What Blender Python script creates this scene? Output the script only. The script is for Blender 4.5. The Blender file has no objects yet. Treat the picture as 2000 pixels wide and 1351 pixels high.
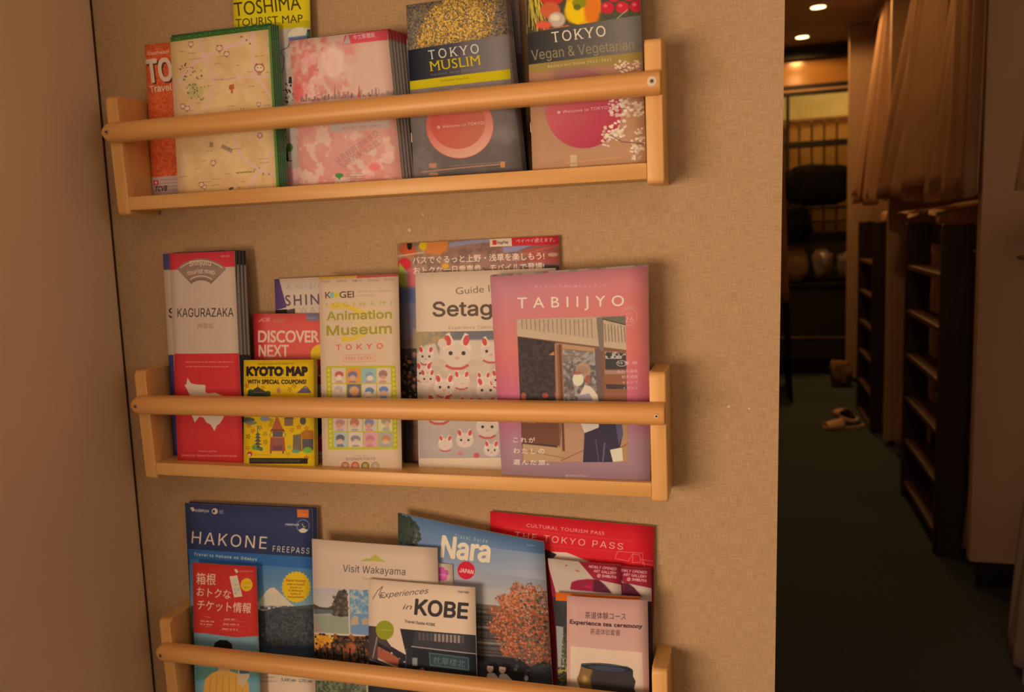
import bpy, bmesh, math, random, os
import numpy as np
from mathutils import Vector, Matrix
SC = bpy.context.scene
COL = SC.collection
ZO = 1.5          # height of the top rack's upper edge above the floor

# ---------------------------------------------------------------- camera, world, lights, exposure
cd = bpy.data.cameras.new('camera'); cam = bpy.data.objects.new('camera', cd); COL.objects.link(cam)
_r = Vector((0.96116079, 0.27221289, -0.04549807)); _u = Vector((0.00510131, 0.1473037, 0.98907815)); _w = Vector((-0.27594186, 0.95089524, -0.1401939))
cam.matrix_world = Matrix(((_r.x, _u.x, -_w.x, 0.87430), (_r.y, _u.y, -_w.y, -1.06810), (_r.z, _u.z, -_w.z, -0.21227 + ZO), (0, 0, 0, 1)))
cd.sensor_width = 36; cd.lens = 28.9057; cd.clip_start = 0.02; cd.clip_end = 50
cd.dof.use_dof = True; cd.dof.focus_distance = 1.06; cd.dof.aperture_fstop = 5.6
SC.camera = cam
SC.view_settings.view_transform = 'Standard'; SC.view_settings.look = 'None'
SC.view_settings.gamma = 1.0; SC.view_settings.use_curve_mapping = False
SC.view_settings.exposure = 0.0
SC.cycles.use_denoising = True
SC.cycles.max_bounces = 8; SC.cycles.diffuse_bounces = 5
world = bpy.data.worlds.new('world'); SC.world = world; world.use_nodes = True
world.node_tree.nodes['Background'].inputs[0].default_value = (0.9, 0.55, 0.30, 1)
world.node_tree.nodes['Background'].inputs[1].default_value = 0.02

def area(name, loc, target, sx, sy, power, color):
    l = bpy.data.lights.new(name, 'AREA'); l.shape = 'RECTANGLE'; l.size = sx; l.size_y = sy; l.energy = power; l.color = color
    o = bpy.data.objects.new(name, l); COL.objects.link(o); o.location = loc
    o.rotation_euler = (Vector(target) - Vector(loc)).to_track_quat('-Z', 'Y').to_euler()
    return o
WARM = (1.0, 0.622, 0.358)
area('window_daylight', (-0.95, -2.75, 0.85), (0.75, 0.0, 1.05), 2.6, 1.1, 113, WARM)
area('ceiling_wash', (0.9, -2.0, 2.55), (0.9, -1.2, 0), 0.8, 0.8, 7, WARM)
area('panel_fill', (2.9, -2.0, 1.7), (0.0, -0.4, 1.2), 0.9, 0.9, 8, WARM)  # added fill light that brightens the left side panel, no real lamp

# ---------------------------------------------------------------- small helpers
def mesh_obj(name, verts, faces, mat=None, parent=None, smooth=False, loc=None):
    m = bpy.data.meshes.new(name); m.from_pydata([tuple(v) for v in verts], [], faces); m.update()
    if mat: m.materials.append(mat)
    if smooth:
        for p in m.polygons: p.use_smooth = True
    o = bpy.data.objects.new(name, m); COL.objects.link(o)
    if loc: o.location = loc
    if parent: o.parent = parent
    return o
def bm_obj(name, bm, mat=None, parent=None, smooth=False, loc=None):
    m = bpy.data.meshes.new(name); bm.to_mesh(m); bm.free()
    if mat: m.materials.append(mat)
    if smooth:
        for p in m.polygons: p.use_smooth = True
    o = bpy.data.objects.new(name, m); COL.objects.link(o)
    if loc: o.location = loc
    if parent: o.parent = parent
    return o
def box_bm(bm, a, b, bev=0.0, seg=2):
    x0, y0, z0 = a; x1, y1, z1 = b
    vs = [bm.verts.new(c) for c in ((x0,y0,z0),(x1,y0,z0),(x1,y1,z0),(x0,y1,z0),(x0,y0,z1),(x1,y0,z1),(x1,y1,z1),(x0,y1,z1))]
    fs = [bm.faces.new([vs[i] for i in f]) for f in ((3,2,1,0),(4,5,6,7),(0,1,5,4),(1,2,6,5),(2,3,7,6),(3,0,4,7))]
    if bev > 0:
        es = set(e for f in fs for e in f.edges)
        bmesh.ops.bevel(bm, geom=list(es), offset=bev, segments=seg, affect='EDGES', profile=0.5)
    return bm
def box(name, a, b, mat=None, parent=None, bev=0.0, loc=None, smooth=False):
    return bm_obj(name, box_bm(bmesh.new(), a, b, bev), mat, parent, smooth, loc)
def extrude_poly(name, pts, axis, a, b, mat=None, parent=None, bev=0.0, smooth=False, loc=None):
    """closed 2D outline pts extruded from a to b along axis (0 = X, 1 = Y, 2 = Z)"""
    bm = bmesh.new()
    def mk(p, t):
        if axis == 0: return (t, p[0], p[1])
        if axis == 1: return (p[0], t, p[1])
        return (p[0], p[1], t)
    A = [bm.verts.new(mk(p, a)) for p in pts]; B = [bm.verts.new(mk(p, b)) for p in pts]
    n = len(pts); fa = bm.faces.new(A[::-1]); fb = bm.faces.new(B)
    for i in range(n): bm.faces.new((A[i], A[(i+1) % n], B[(i+1) % n], B[i]))
    if bev > 0:
        bmesh.ops.bevel(bm, geom=list(fa.edges) + list(fb.edges), offset=bev, segments=3, affect='EDGES', profile=0.5)
    bmesh.ops.recalc_face_normals(bm, faces=bm.faces)
    return bm_obj(name, bm, mat, parent, smooth, loc)
def empty(name, loc=(0,0,0)):
    o = bpy.data.objects.new(name, None); COL.objects.link(o); o.location = loc; o.empty_display_size = 0.05
    return o
def tag(o, label=None, cat=None, group=None, kind=None):
    if label: o['label'] = label
    if cat: o['category'] = cat
    if group: o['group'] = group
    if kind: o['kind'] = kind
    return o
def dup(o, off=(0,0,0)):
    c = o.copy(); COL.objects.link(c); c.location = Vector(o.location) + Vector(off)
    for ch in o.children:
        k = ch.copy(); COL.objects.link(k); k.parent = c
        for g in ch.children:
            q = g.copy(); COL.objects.link(q); q.parent = k
    return c
def flat_smooth(o, ang=0.6):
    for p in o.data.polygons: p.use_smooth = True
    try: o.data.set_sharp_from_angle(angle=ang)
    except Exception: pass
    return o

# ---------------------------------------------------------------- materials
def new_mat(name):
    m = bpy.data.materials.new(name); m.use_nodes = True
    nt = m.node_tree; b = nt.nodes['Principled BSDF']; return m, nt, b
def N(nt, t, **kw):
    n = nt.nodes.new(t)
    for k, v in kw.items():
        if k.startswith('i_'):
            n.inputs[int(k[2:]) if k[2:].isdigit() else k[2:].replace('_', ' ')].default_value = v
        else: setattr(n, k, v)
    return n
def plain(name, col, rough=0.6, spec=0.4, metal=0.0, var=0.12, scale=6.0, bump=0.0, bscale=80):
    m, nt, b = new_mat(name); L = nt.links
    tc = N(nt, 'ShaderNodeTexCoord'); nz = N(nt, 'ShaderNodeTexNoise'); nz.inputs['Scale'].default_value = scale; nz.inputs['Detail'].default_value = 4
    L.new(tc.outputs['Object'], nz.inputs['Vector'])
    cr = N(nt, 'ShaderNodeValToRGB')
    cr.color_ramp.elements[0].position = 0.3; cr.color_ramp.elements[1].position = 0.7
    cr.color_ramp.elements[0].color = tuple(c * (1 - var) for c in col) + (1,)
    cr.color_ramp.elements[1].color = tuple(min(1, c * (1 + var)) for c in col) + (1,)
    L.new(nz.outputs[0], cr.inputs[0]); L.new(cr.outputs[0], b.inputs['Base Color'])
    b.inputs['Roughness'].default_value = rough; b.inputs['Specular IOR Level'].default_value = spec; b.inputs['Metallic'].default_value = metal
    if bump:
        n2 = N(nt, 'ShaderNodeTexNoise'); n2.inputs['Scale'].default_value = bscale; L.new(tc.outputs['Object'], n2.inputs['Vector'])
        bp = N(nt, 'ShaderNodeBump'); bp.inputs['Strength'].default_value = bump; bp.inputs['Distance'].default_value = 0.002
        L.new(n2.outputs[0], bp.inputs['Height']); L.new(bp.outputs[0], b.inputs['Normal'])
    return m
def wood(name, c0, c1, c2, grain=(1.5, 60, 60), rough=0.42, seed=0.0, coat=0.15):
    m, nt, b = new_mat(name); L = nt.links
    tc = N(nt, 'ShaderNodeTexCoord'); mp = N(nt, 'ShaderNodeMapping'); mp.inputs['Scale'].default_value = grain; mp.inputs['Location'].default_value = (seed, seed * 2, seed)
    L.new(tc.outputs['Object'], mp.inputs['Vector'])
    nz = N(nt, 'ShaderNodeTexNoise'); nz.inputs['Scale'].default_value = 1.0; nz.inputs['Detail'].default_value = 5; nz.inputs['Distortion'].default_value = 0.6
    L.new(mp.outputs[0], nz.inputs['Vector'])
    m2 = N(nt, 'ShaderNodeMapping'); m2.inputs['Scale'].default_value = tuple(g * 4.0 for g in grain); L.new(tc.outputs['Object'], m2.inputs['Vector'])
    n2 = N(nt, 'ShaderNodeTexNoise'); n2.inputs['Scale'].default_value = 1.0; n2.inputs['Detail'].default_value = 3; L.new(m2.outputs[0], n2.inputs['Vector'])
    mx = N(nt, 'ShaderNodeMath', operation='MULTIPLY_ADD'); mx.inputs[1].default_value = 0.35; L.new(n2.outputs[0], mx.inputs[0]); L.new(nz.outputs[0], mx.inputs[2])
    cr = N(nt, 'ShaderNodeValToRGB'); e = cr.color_ramp.elements
    e[0].position = 0.42; e[0].color = c0 + (1,); e[1].position = 0.92; e[1].color = c2 + (1,); k = e.new(0.66); k.color = c1 + (1,)
    L.new(mx.outputs[0], cr.inputs[0]); L.new(cr.outputs[0], b.inputs['Base Color'])
    b.inputs['Roughness'].default_value = rough; b.inputs['Coat Weight'].default_value = coat; b.inputs['Coat Roughness'].default_value = 0.3
    bp = N(nt, 'ShaderNodeBump'); bp.inputs['Strength'].default_value = 0.12; bp.inputs['Distance'].default_value = 0.0006
    L.new(mx.outputs[0], bp.inputs['Height']); L.new(bp.outputs[0], b.inputs['Normal'])
    return m
M = {}
M['pine'] = wood('pine_varnish', (0.66, 0.40, 0.155), (0.76, 0.50, 0.21), (0.82, 0.57, 0.26), grain=(2.0, 45, 45))
M['pine_rail'] = wood('pine_rail', (0.58, 0.305, 0.11), (0.69, 0.40, 0.15), (0.76, 0.475, 0.19), grain=(1.6, 40, 40), seed=3.1)
M['pine_post'] = wood('pine_post', (0.66, 0.40, 0.155), (0.75, 0.485, 0.20), (0.81, 0.55, 0.25), grain=(35, 35, 3.0), seed=1.7)
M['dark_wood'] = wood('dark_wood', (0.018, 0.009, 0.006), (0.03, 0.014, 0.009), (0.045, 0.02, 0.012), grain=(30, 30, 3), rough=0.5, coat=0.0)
M['tread_wood'] = wood('tread_wood', (0.065, 0.03, 0.016), (0.095, 0.045, 0.024), (0.13, 0.062, 0.034), grain=(30, 3, 30), rough=0.5)
M['steel'] = plain('steel', (0.62, 0.6, 0.58), 0.28, 0.5, 1.0, 0.05)
M['white_plastic'] = plain('white_plastic', (0.75, 0.73, 0.7), 0.4)
M['screw_hole'] = plain('screw_recess', (0.03, 0.03, 0.03), 0.6)
M['panel'] = plain('painted_panel', (0.74, 0.625, 0.52), 0.5, 0.35, 0, 0.05, 1.6, 0.05, 300)
M['paper'] = plain('paper_edges', (0.66, 0.62, 0.56), 0.8, 0.2, 0, 0.12, 900)
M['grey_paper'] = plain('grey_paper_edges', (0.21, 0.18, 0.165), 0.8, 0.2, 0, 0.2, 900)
M['black'] = plain('black_cloth', (0.006, 0.006, 0.007), 0.9, 0.1, 0, 0.3, 20, 0.3, 60)
M['black_frame'] = plain('black_frame', (0.008, 0.007, 0.007), 0.5, 0.3)
M['curtain'] = plain('curtain_cloth', (0.42, 0.28, 0.19), 0.85, 0.15, 0, 0.08, 5, 0.2, 400)
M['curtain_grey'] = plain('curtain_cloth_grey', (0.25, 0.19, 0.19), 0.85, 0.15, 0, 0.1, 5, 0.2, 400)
M['partition'] = plain('partition_laminate', (0.47, 0.34, 0.24), 0.5, 0.3, 0, 0.05, 2)
M['ceiling'] = plain('ceiling_paper', (0.33, 0.26, 0.2), 0.85, 0.15, 0, 0.04, 3, 0.1, 150)
M['sheet'] = plain('white_bedding', (0.66, 0.46, 0.33), 0.85, 0.15, 0, 0.1, 9, 0.4, 40)
M['amber'] = plain('amber_panel', (0.30, 0.165, 0.05), 0.16, 0.6, 0, 0.06, 2)
M['slat'] = plain('amber_slat', (0.66, 0.45, 0.17), 0.6, 0.3, 0, 0.1, 4)
M['brass'] = plain('brown_trim', (0.30, 0.19, 0.12), 0.4, 0.4)
M['plastic_bag'] = plain('crumpled_plastic', (0.15, 0.125, 0.12), 0.3, 0.6, 0, 0.35, 14, 0.6, 20)
M['tan_cloth'] = plain('tan_cloth', (0.22, 0.15, 0.085), 0.8, 0.2, 0, 0.25, 12, 0.6, 22)
M['cabinet'] = plain('dark_green_laminate', (0.03, 0.028, 0.02), 0.5, 0.3, 0, 0.1, 2)
def m_wallpaper():
    m, nt, b = new_mat('woven_wallpaper'); L = nt.links
    tc = N(nt, 'ShaderNodeTexCoord')
    outs = []
    for sc, ty in (((60, 1, 1400), 0), ((1400, 1, 60), 1)):
        mp = N(nt, 'ShaderNodeMapping'); mp.inputs['Scale'].default_value = sc; L.new(tc.outputs['Object'], mp.inputs['Vector'])
        nz = N(nt, 'ShaderNodeTexNoise'); nz.inputs['Scale'].default_value = 1.0; nz.inputs['Detail'].default_value = 2; L.new(mp.outputs[0], nz.inputs['Vector']); outs.append(nz)
    ad = N(nt, 'ShaderNodeMath', operation='ADD'); L.new(outs[0].outputs[0], ad.inputs[0]); L.new(outs[1].outputs[0], ad.inputs[1])
    cr = N(nt, 'ShaderNodeValToRGB'); e = cr.color_ramp.elements
    e[0].position = 0.36; e[0].color = (0.375, 0.29, 0.19, 1); e[1].position = 0.64; e[1].color = (0.56, 0.44, 0.30, 1)
    hf = N(nt, 'ShaderNodeMath', operation='MULTIPLY'); hf.inputs[1].default_value = 0.5; L.new(ad.outputs[0], hf.inputs[0]); L.new(hf.outputs[0], cr.inputs[0])
    big = N(nt, 'ShaderNodeTexNoise'); big.inputs['Scale'].default_value = 7; big.inputs['Detail'].default_value = 3; L.new(tc.outputs['Object'], big.inputs['Vector'])
    mr = N(nt, 'ShaderNodeMapRange'); mr.inputs[3].default_value = 0.95; mr.inputs[4].default_value = 1.04; L.new(big.outputs[0], mr.inputs[0])
    vm = N(nt, 'ShaderNodeVectorMath', operation='SCALE'); L.new(cr.outputs[0], vm.inputs[0]); L.new(mr.outputs[0], vm.inputs[3])
    L.new(vm.outputs[0], b.inputs['Base Color']); b.inputs['Roughness'].default_value = 0.75; b.inputs['Specular IOR Level'].default_value = 0.2
    bp = N(nt, 'ShaderNodeBump'); bp.inputs['Strength'].default_value = 0.35; bp.inputs['Distance'].default_value = 0.0006
    L.new(ad.outputs[0], bp.inputs['Height']); L.new(bp.outputs[0], b.inputs['Normal'])
    return m
M['wallpaper'] = m_wallpaper()
def m_carpet():
    m, nt, b = new_mat('green_carpet'); L = nt.links
    tc = N(nt, 'ShaderNodeTexCoord'); n1 = N(nt, 'ShaderNodeTexNoise'); n1.inputs['Scale'].default_value = 260; n1.inputs['Detail'].default_value = 3
    L.new(tc.outputs['Object'], n1.inputs['Vector'])
    n2 = N(nt, 'ShaderNodeTexNoise'); n2.inputs['Scale'].default_value = 1.2; L.new(tc.outputs['Object'], n2.inputs['Vector'])
    cr = N(nt, 'ShaderNodeValToRGB'); e = cr.color_ramp.elements; e[0].color = (0.042, 0.058, 0.068, 1); e[1].color = (0.094, 0.125, 0.145, 1); e[0].position = 0.3; e[1].position = 0.7
    L.new(n1.outputs[0], cr.inputs[0])
    mr = N(nt, 'ShaderNodeMapRange'); mr.inputs[3].default_value = 0.75; mr.inputs[4].default_value = 1.25; L.new(n2.outputs[0], mr.inputs[0])
    vm = N(nt, 'ShaderNodeVectorMath', operation='SCALE'); L.new(cr.outputs[0], vm.inputs[0]); L.new(mr.outputs[0], vm.inputs[3])
    L.new(vm.outputs[0], b.inputs['Base Color']); b.inputs['Roughness'].default_value = 0.95; b.inputs['Specular IOR Level'].default_value = 0.05
    return m
M['carpet'] = m_carpet()
def m_emit(name, col, s):
    m, nt, b = new_mat(name); b.inputs['Base Color'].default_value = (0.8, 0.7, 0.5, 1)
    b.inputs['Emission Color'].default_value = col + (1,); b.inputs['Emission Strength'].default_value = s
    return m
M['lamp'] = m_emit('lamp_diffuser', (1.0, 0.76, 0.33), 5.0)
def m_glass():
    m, nt, b = new_mat('window_glass'); b.inputs['Base Color'].default_value = (0.9, 0.85, 0.75, 1)
    b.inputs['Roughness'].default_value = 0.12; b.inputs['Transmission Weight'].default_value = 1.0; b.inputs['IOR'].default_value = 1.1
    return m
M['glass'] = m_glass()

# ---------------------------------------------------------------- structure: front room and corridor
def struct(o, label=None):
    o['kind'] = 'structure'
    if label: o['label'] = label
    return o
XW = 0.912        # right-hand end of the wall that carries the racks
XL = -0.074       # left-hand panel
YE = 6.3          # end of the corridor
XB = 1.60         # front plane of the bunks
HC = 2.65         # ceiling height
struct(box('floor', (-3.0, -3.4, -0.1), (3.4, YE + 1.2, 0.0), M['carpet']), 'dark green carpet floor running down the corridor')
struct(box('ceiling', (-3.0, -3.4, HC), (3.4, YE + 1.2, HC + 0.1), M['ceiling']), 'dim ceiling over the corridor with round downlights')
# the wall with the racks: a thick partition whose woven paper ends at a sharp corner
bm = bmesh.new(); box_bm(bm, (-3.0, 0.0, 0.0), (XW, 0.10, HC), 0.0)
wb = struct(bm_obj('wall_back', bm, M['wallpaper']), 'beige woven wallpaper wall carrying three wooden racks')
# it leans very slightly in the photograph: the corner line
for v in wb.data.vertices:
    if v.co.x > 0: v.co.x = 0.8970 + 0.0137 * v.co.z
wl = struct(box('wall_left', (XL - 0.06, -0.86, 0.0), (XL, -0.0005, HC), M['panel'], bev=0.002), 'smooth dull brown side panel at the left edge')
for v in wl.data.vertices: v.co.x += -0.0292 + 0.0243 * v.co.z
# a narrow dark joint where side panel and wall meet
tj = struct(box('trim_1', (XL, -0.002, 0.0), (XL + 0.0022, -0.0005, HC), M['dark_wood']), 'dark joint line between side panel and papered wall')
for v in tj.data.vertices: v.co.x += -0.0292 + 0.0243 * v.co.z
struct(box('wall_front', (-3.0, -3.4, 0), (3.4, -3.3, HC), M['panel']))
struct(box('wall_far_left', (-3.1, -3.4, 0), (-3.0, 0.1, HC), M['panel']))
struct(box('wall_corridor_left', (XW - 0.55, 0.11, 0), (XW - 0.5, YE + 1.2, HC), M['partition']))
struct(box('wall_right', (3.3, -3.4, 0), (3.4, YE + 1.2, HC), M['panel']))

# ---------------------------------------------------------------- print painter (covers are painted into image textures in memory)
def hx(c):
    if isinstance(c, str): return np.array([int(c[i:i+2], 16) / 255 for i in (0, 2, 4)], np.float32)
    return np.array(c, np.float32)
def to_lin(a): return np.where(a <= 0.04045, a / 12.92, ((a + 0.055) / 1.055) ** 2.4)
def to_srgb(a): return np.where(a <= 0.0031308, a * 12.92, 1.055 * np.maximum(a, 0) ** (1 / 2.4) - 0.055)
FONTS = {}
try:
    fp = os.path.join(bpy.utils.resource_path('LOCAL'), 'datafiles', 'fonts', 'Inter.woff2')
    FONTS['inter'] = bpy.data.fonts.load(fp)
except Exception: pass
_tc = {}
def text_outline(s, font, sp):
    """outlines of a string as closed point loops (beziers sampled), cached"""
    key = (s, font, sp)
    if key in _tc: return _tc[key]
    c = bpy.data.curves.new('t', 'FONT'); c.body = s; c.space_character = sp
    if FONTS.get(font): c.font = FONTS[font]
    o = bpy.data.objects.new('t', c); COL.objects.link(o); dg = bpy.context.evaluated_depsgraph_get()
    cu = o.evaluated_get(dg).to_curve(dg); loops = []
    for sp_ in cu.splines:
        bp = sp_.bezier_points; n = len(bp)
        if n < 2: continue
        co = np.array([(b.co.x, b.co.y) for b in bp]); hl = np.array([(b.handle_left.x, b.handle_left.y) for b in bp]); hr = np.array([(b.handle_right.x, b.handle_right.y) for b in bp])
        a, b_, c_, d = co, hr, np.roll(hl, -1, 0), np.roll(co, -1, 0); out = []
        for t in (0, .25, .5, .75): out.append(a*(1-t)**3 + 3*b_*t*(1-t)**2 + 3*c_*t*t*(1-t) + d*t**3)
        loops.append(np.stack(out, 1).reshape(-1, 2))
    o.to_curve_clear() if hasattr(o, 'to_curve_clear') else None
    bpy.data.objects.remove(o); bpy.data.curves.remove(c)
    _tc[key] = loops; return loops
def homography(src, dst):
    A = []
    for (x, y), (u, v) in zip(src, dst):
        A.append([x, y, 1, 0, 0, 0, -u * x, -u * y, -u]); A.append([0, 0, 0, x, y, 1, -v * x, -v * y, -v])
    return np.linalg.svd(np.array(A, float))[2][-1].reshape(3, 3)
def box_blur(a, k):
    k = int(k)
    if k < 1: return a
    for ax in (0, 1):
        p = [(0, 0)] * a.ndim; p[ax] = (k, k); b = np.pad(a, p, mode='edge'); n = a.shape[ax]
        c = np.cumsum(b, axis=ax, dtype=np.float64); z = np.zeros_like(np.take(c, [0], axis=ax)); c = np.concatenate([z, c], axis=ax)
        a = ((np.take(c, range(2*k+1, 2*k+1+n), axis=ax) - np.take(c, range(0, n), axis=ax)) / (2 * k + 1)).astype(np.float32)
    return a
def vnoise(h, w, cell, seed, octv=3):
    rs = np.random.RandomState(seed); out = np.zeros((h, w), np.float32); amp = 1.0; tot = 0
    for o in range(octv):
        c = max(1.5, cell / 2 ** o); gh, gw = int(h / c) + 3, int(w / c) + 3
        g = rs.rand(gh, gw).astype(np.float32); y = np.arange(h) / c; x = np.arange(w) / c
        yi = y.astype(int); xi = x.astype(int); fy = (y - yi)[:, None]; fx = (x - xi)[None]; fy = fy*fy*(3-2*fy); fx = fx*fx*(3-2*fx)
        a = g[yi][:, xi]; b = g[yi][:, xi+1]; cc = g[yi+1][:, xi]; d = g[yi+1][:, xi+1]
        out += amp * ((a*(1-fx)+b*fx)*(1-fy) + (cc*(1-fx)+d*fx)*fy); tot += amp; amp *= 0.55
    return out / tot
def ngon(cx, cy, rx, ry=None, rot=0, n=36):
    ry = rx if ry is None else ry; c, s = math.cos(rot), math.sin(rot)
    return [(cx + rx*math.cos(a)*c - ry*math.sin(a)*s, cy + rx*math.cos(a)*s + ry*math.sin(a)*c) for a in [2*math.pi*i/n for i in range(n)]]
class Art:
    """a printed cover; drawing coordinates run in the frame spanned by the reference corners"""
    def __init__(self, w, h, ref, bg, white='d6a67d', ppm=2700):
        self.W = int(w * ppm); self.Hh = int(h * ppm); self.H = homography(ref, [(0, 0), (self.W, 0), (self.W, self.Hh), (0, self.Hh)])
        self.a = np.zeros((self.Hh, self.W, 3), np.float32); self.a[:] = hx(bg); self.white = white; self.ref = ref
    def m(self, pts):
        p = np.c_[np.asarray(pts, float), np.ones(len(pts))] @ self.H.T; return p[:, :2] / p[:, 2:]
    def cover(self, polys, f=0, tris=False, glyph=False, fat=0.0):
        """anti-aliased coverage of polygons (or triangles) already in canvas pixels"""
        allp = np.concatenate(polys); pad = 2 + f * 2
        x0, y0 = np.floor(allp.min(0)).astype(int) - pad; x1, y1 = np.ceil(allp.max(0)).astype(int) + pad
        x0 = max(0, x0); y0 = max(0, y0); x1 = min(self.W, x1); y1 = min(self.Hh, y1)
        if x1 <= x0 or y1 <= y0: return None
        S = 3; w = (x1 - x0) * S; h = (y1 - y0) * S; acc = np.zeros((h, w), bool); wind = np.zeros((h, w + 1), np.int16) if glyph else None
        for p in polys:
            q = (p - (x0, y0)) * S - 0.5
            a0 = max(0, int(q[:, 0].min())); a1 = min(w, int(q[:, 0].max()) + 2); b0 = max(0, int(q[:, 1].min())); b1 = min(h, int(q[:, 1].max()) + 2)
            if a1 <= a0 or b1 <= b0: continue
            X = np.arange(a0, a1)[None]; Y = np.arange(b0, b1)[:, None]
            if tris:
                (ax, ay), (bx, by), (cx, cy) = q
                e1 = (bx-ax)*(Y-ay)-(by-ay)*(X-ax); e2 = (cx-bx)*(Y-by)-(cy-by)*(X-bx); e3 = (ax-cx)*(Y-cy)-(ay-cy)*(X-cx)
                acc[b0:b1, a0:a1] |= ((e1 >= 0) & (e2 >= 0) & (e3 >= 0)) | ((e1 <= 0) & (e2 <= 0) & (e3 <= 0))
            elif wind is not None:
                n = len(q)
                for i in range(n):
                    xa, ya = q[i]; xb, yb = q[(i+1) % n]
                    if ya == yb: continue
                    r0 = max(b0, int(math.ceil(min(ya, yb)))); r1 = min(b1, int(math.ceil(max(ya, yb))))
                    if r1 <= r0: continue
                    yy = np.arange(r0, r1); xi = np.ceil(xa + (yy - ya) * (xb - xa) / (yb - ya)).astype(int); xi = np.clip(xi, 0, w)
                    np.add.at(wind, (yy, xi), 1 if yb > ya else -1)
            else:
                r = np.zeros((b1-b0, a1-a0), bool); n = len(q)
                for i in range(n):
                    xa, ya = q[i]; xb, yb = q[(i+1) % n]
                    if ya == yb: continue
                    yy = np.arange(b0, b1); sel = (yy >= min(ya, yb)) & (yy < max(ya, yb))
                    if not sel.any(): continue
                    xi = xa + (yy[sel] - ya) * (xb - xa) / (yb - ya); r[sel] ^= (X >= xi[:, None])
                acc[b0:b1, a0:a1] |= r
        if glyph:
            acc = np.cumsum(wind, axis=1)[:, :w] != 0; k = int(round(fat * S))
            for it in range(k):       # embolden: grow by one sample at a time, octagonally
                g = acc.copy(); g[1:] |= acc[:-1]; g[:-1] |= acc[1:]
                if it % 3 != 2: g2 = g.copy(); g2[:, 1:] |= acc[:, :-1]; g2[:, :-1] |= acc[:, 1:]; g = g2
                else: g[:, 1:] |= acc[:, :-1]; g[:, :-1] |= acc[:, 1:]; g[1:, 1:] |= acc[:-1, :-1]; g[:-1, :-1] |= acc[1:, 1:]; g[1:, :-1] |= acc[:-1, 1:]; g[:-1, 1:] |= acc[1:, :-1]
                acc = g
        c = acc.reshape(y1-y0, S, x1-x0, S).mean((1, 3)).astype(np.float32)
        if f: c = box_blur(box_blur(c, f), f)
        return x0, y0, x1, y1, c
    def mix(self, cv, col, al=1.0):
        if cv is None: return
        x0, y0, x1, y1, c = cv; c = (c * al)[..., None]; s = self.a[y0:y1, x0:x1]
        s += (col - s) * c
    def P(self, pts, col, al=1.0, f=0): self.mix(self.cover([self.m(pts)], f), hx(col), al); return self
    def R(self, x0, y0, x1, y1, col, al=1.0, f=0): return self.P([(x0,y0),(x1,y0),(x1,y1),(x0,y1)], col, al, f)
    def E(self, cx, cy, rx, ry, col, al=1.0, f=0, rot=0): return self.P(ngon(cx, cy, rx, ry, rot), col, al, f)
    def L(self, pts, wd, col, al=1.0, f=0):
        ps = []
        for (ax, ay), (bx, by) in zip(pts[:-1], pts[1:]):
            d = math.hypot(bx-ax, by-ay) or 1; nx, ny = -(by-ay)/d*wd/2, (bx-ax)/d*wd/2
            ps.append(self.m([(ax+nx, ay+ny), (bx+nx, by+ny), (bx-nx, by-ny), (ax-nx, ay-ny)]))
        self.mix(self.cover(ps, f), hx(col), al); return self
    def ring(self, cx, cy, rx, ry, wd, col, al=1.0, rot=0):
        p = ngon(cx, cy, rx, ry, rot); return self.L(p + [p[0]], wd, col, al)
    def G(self, pts, c0, c1, p0, p1, al=1.0, f=0):
        """linear gradient fill from p0 (c0) to p1 (c1)"""
        cv = self.cover([self.m(pts)], f)
        if cv is None: return self
        x0, y0, x1, y1, _ = cv; a, b = self.m([p0, p1]); d = b - a; X, Y = np.meshgrid(np.arange(x0, x1), np.arange(y0, y1))
        t = np.clip(((X-a[0])*d[0] + (Y-a[1])*d[1]) / (d@d), 0, 1)[..., None].astype(np.float32)
        self.mix(cv, hx(c0)*(1-t) + hx(c1)*t, al); return self
    def Z(self, pts, col, cell, th, seed=1, soft=0.08, al=1.0, f=0, octv=4):
        """blotches of a colour where a noise passes a threshold (foliage, clouds)"""
        cv = self.cover([self.m(pts)], f)
        if cv is None: return self
        x0, y0, x1, y1, c = cv; n = vnoise(y1-y0, x1-x0, cell, seed, octv); k = np.clip((n - th) / soft + 0.5, 0, 1)
        self.mix((x0, y0, x1, y1, c * k), hx(col), al); return self
    def S(self, pts, n, r0, r1, cols, seed=1, al=1.0, el=1.0):
        """scatter of small blobs inside a quad / polygon's bounding box, kept where the polygon is"""
        rs = random.Random(seed); q = self.m(pts); cvp = self.cover([q]); 
        if cvp is None: return self
        x0, y0, x1, y1, c = cvp; sc = self.W / max(1.0, math.dist(self.ref[0], self.ref[1]))
        bl = {}
        for i in range(n):
            x = rs.uniform(x0, x1); y = rs.uniform(y0, y1); xi, yi = int(x)-x0, int(y)-y0
            if not (0 <= yi < c.shape[0] and 0 <= xi < c.shape[1]) or c[yi, xi] < 0.5: continue
            r = rs.uniform(r0, r1) * sc; bl.setdefault(rs.choice(cols), []).append(np.array(ngon(x, y, r, r*el, rs.uniform(0, 3.1), 9)))
        for col, ps in bl.items(): self.mix(self.cover(ps), hx(col), al)
        return self
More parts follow.
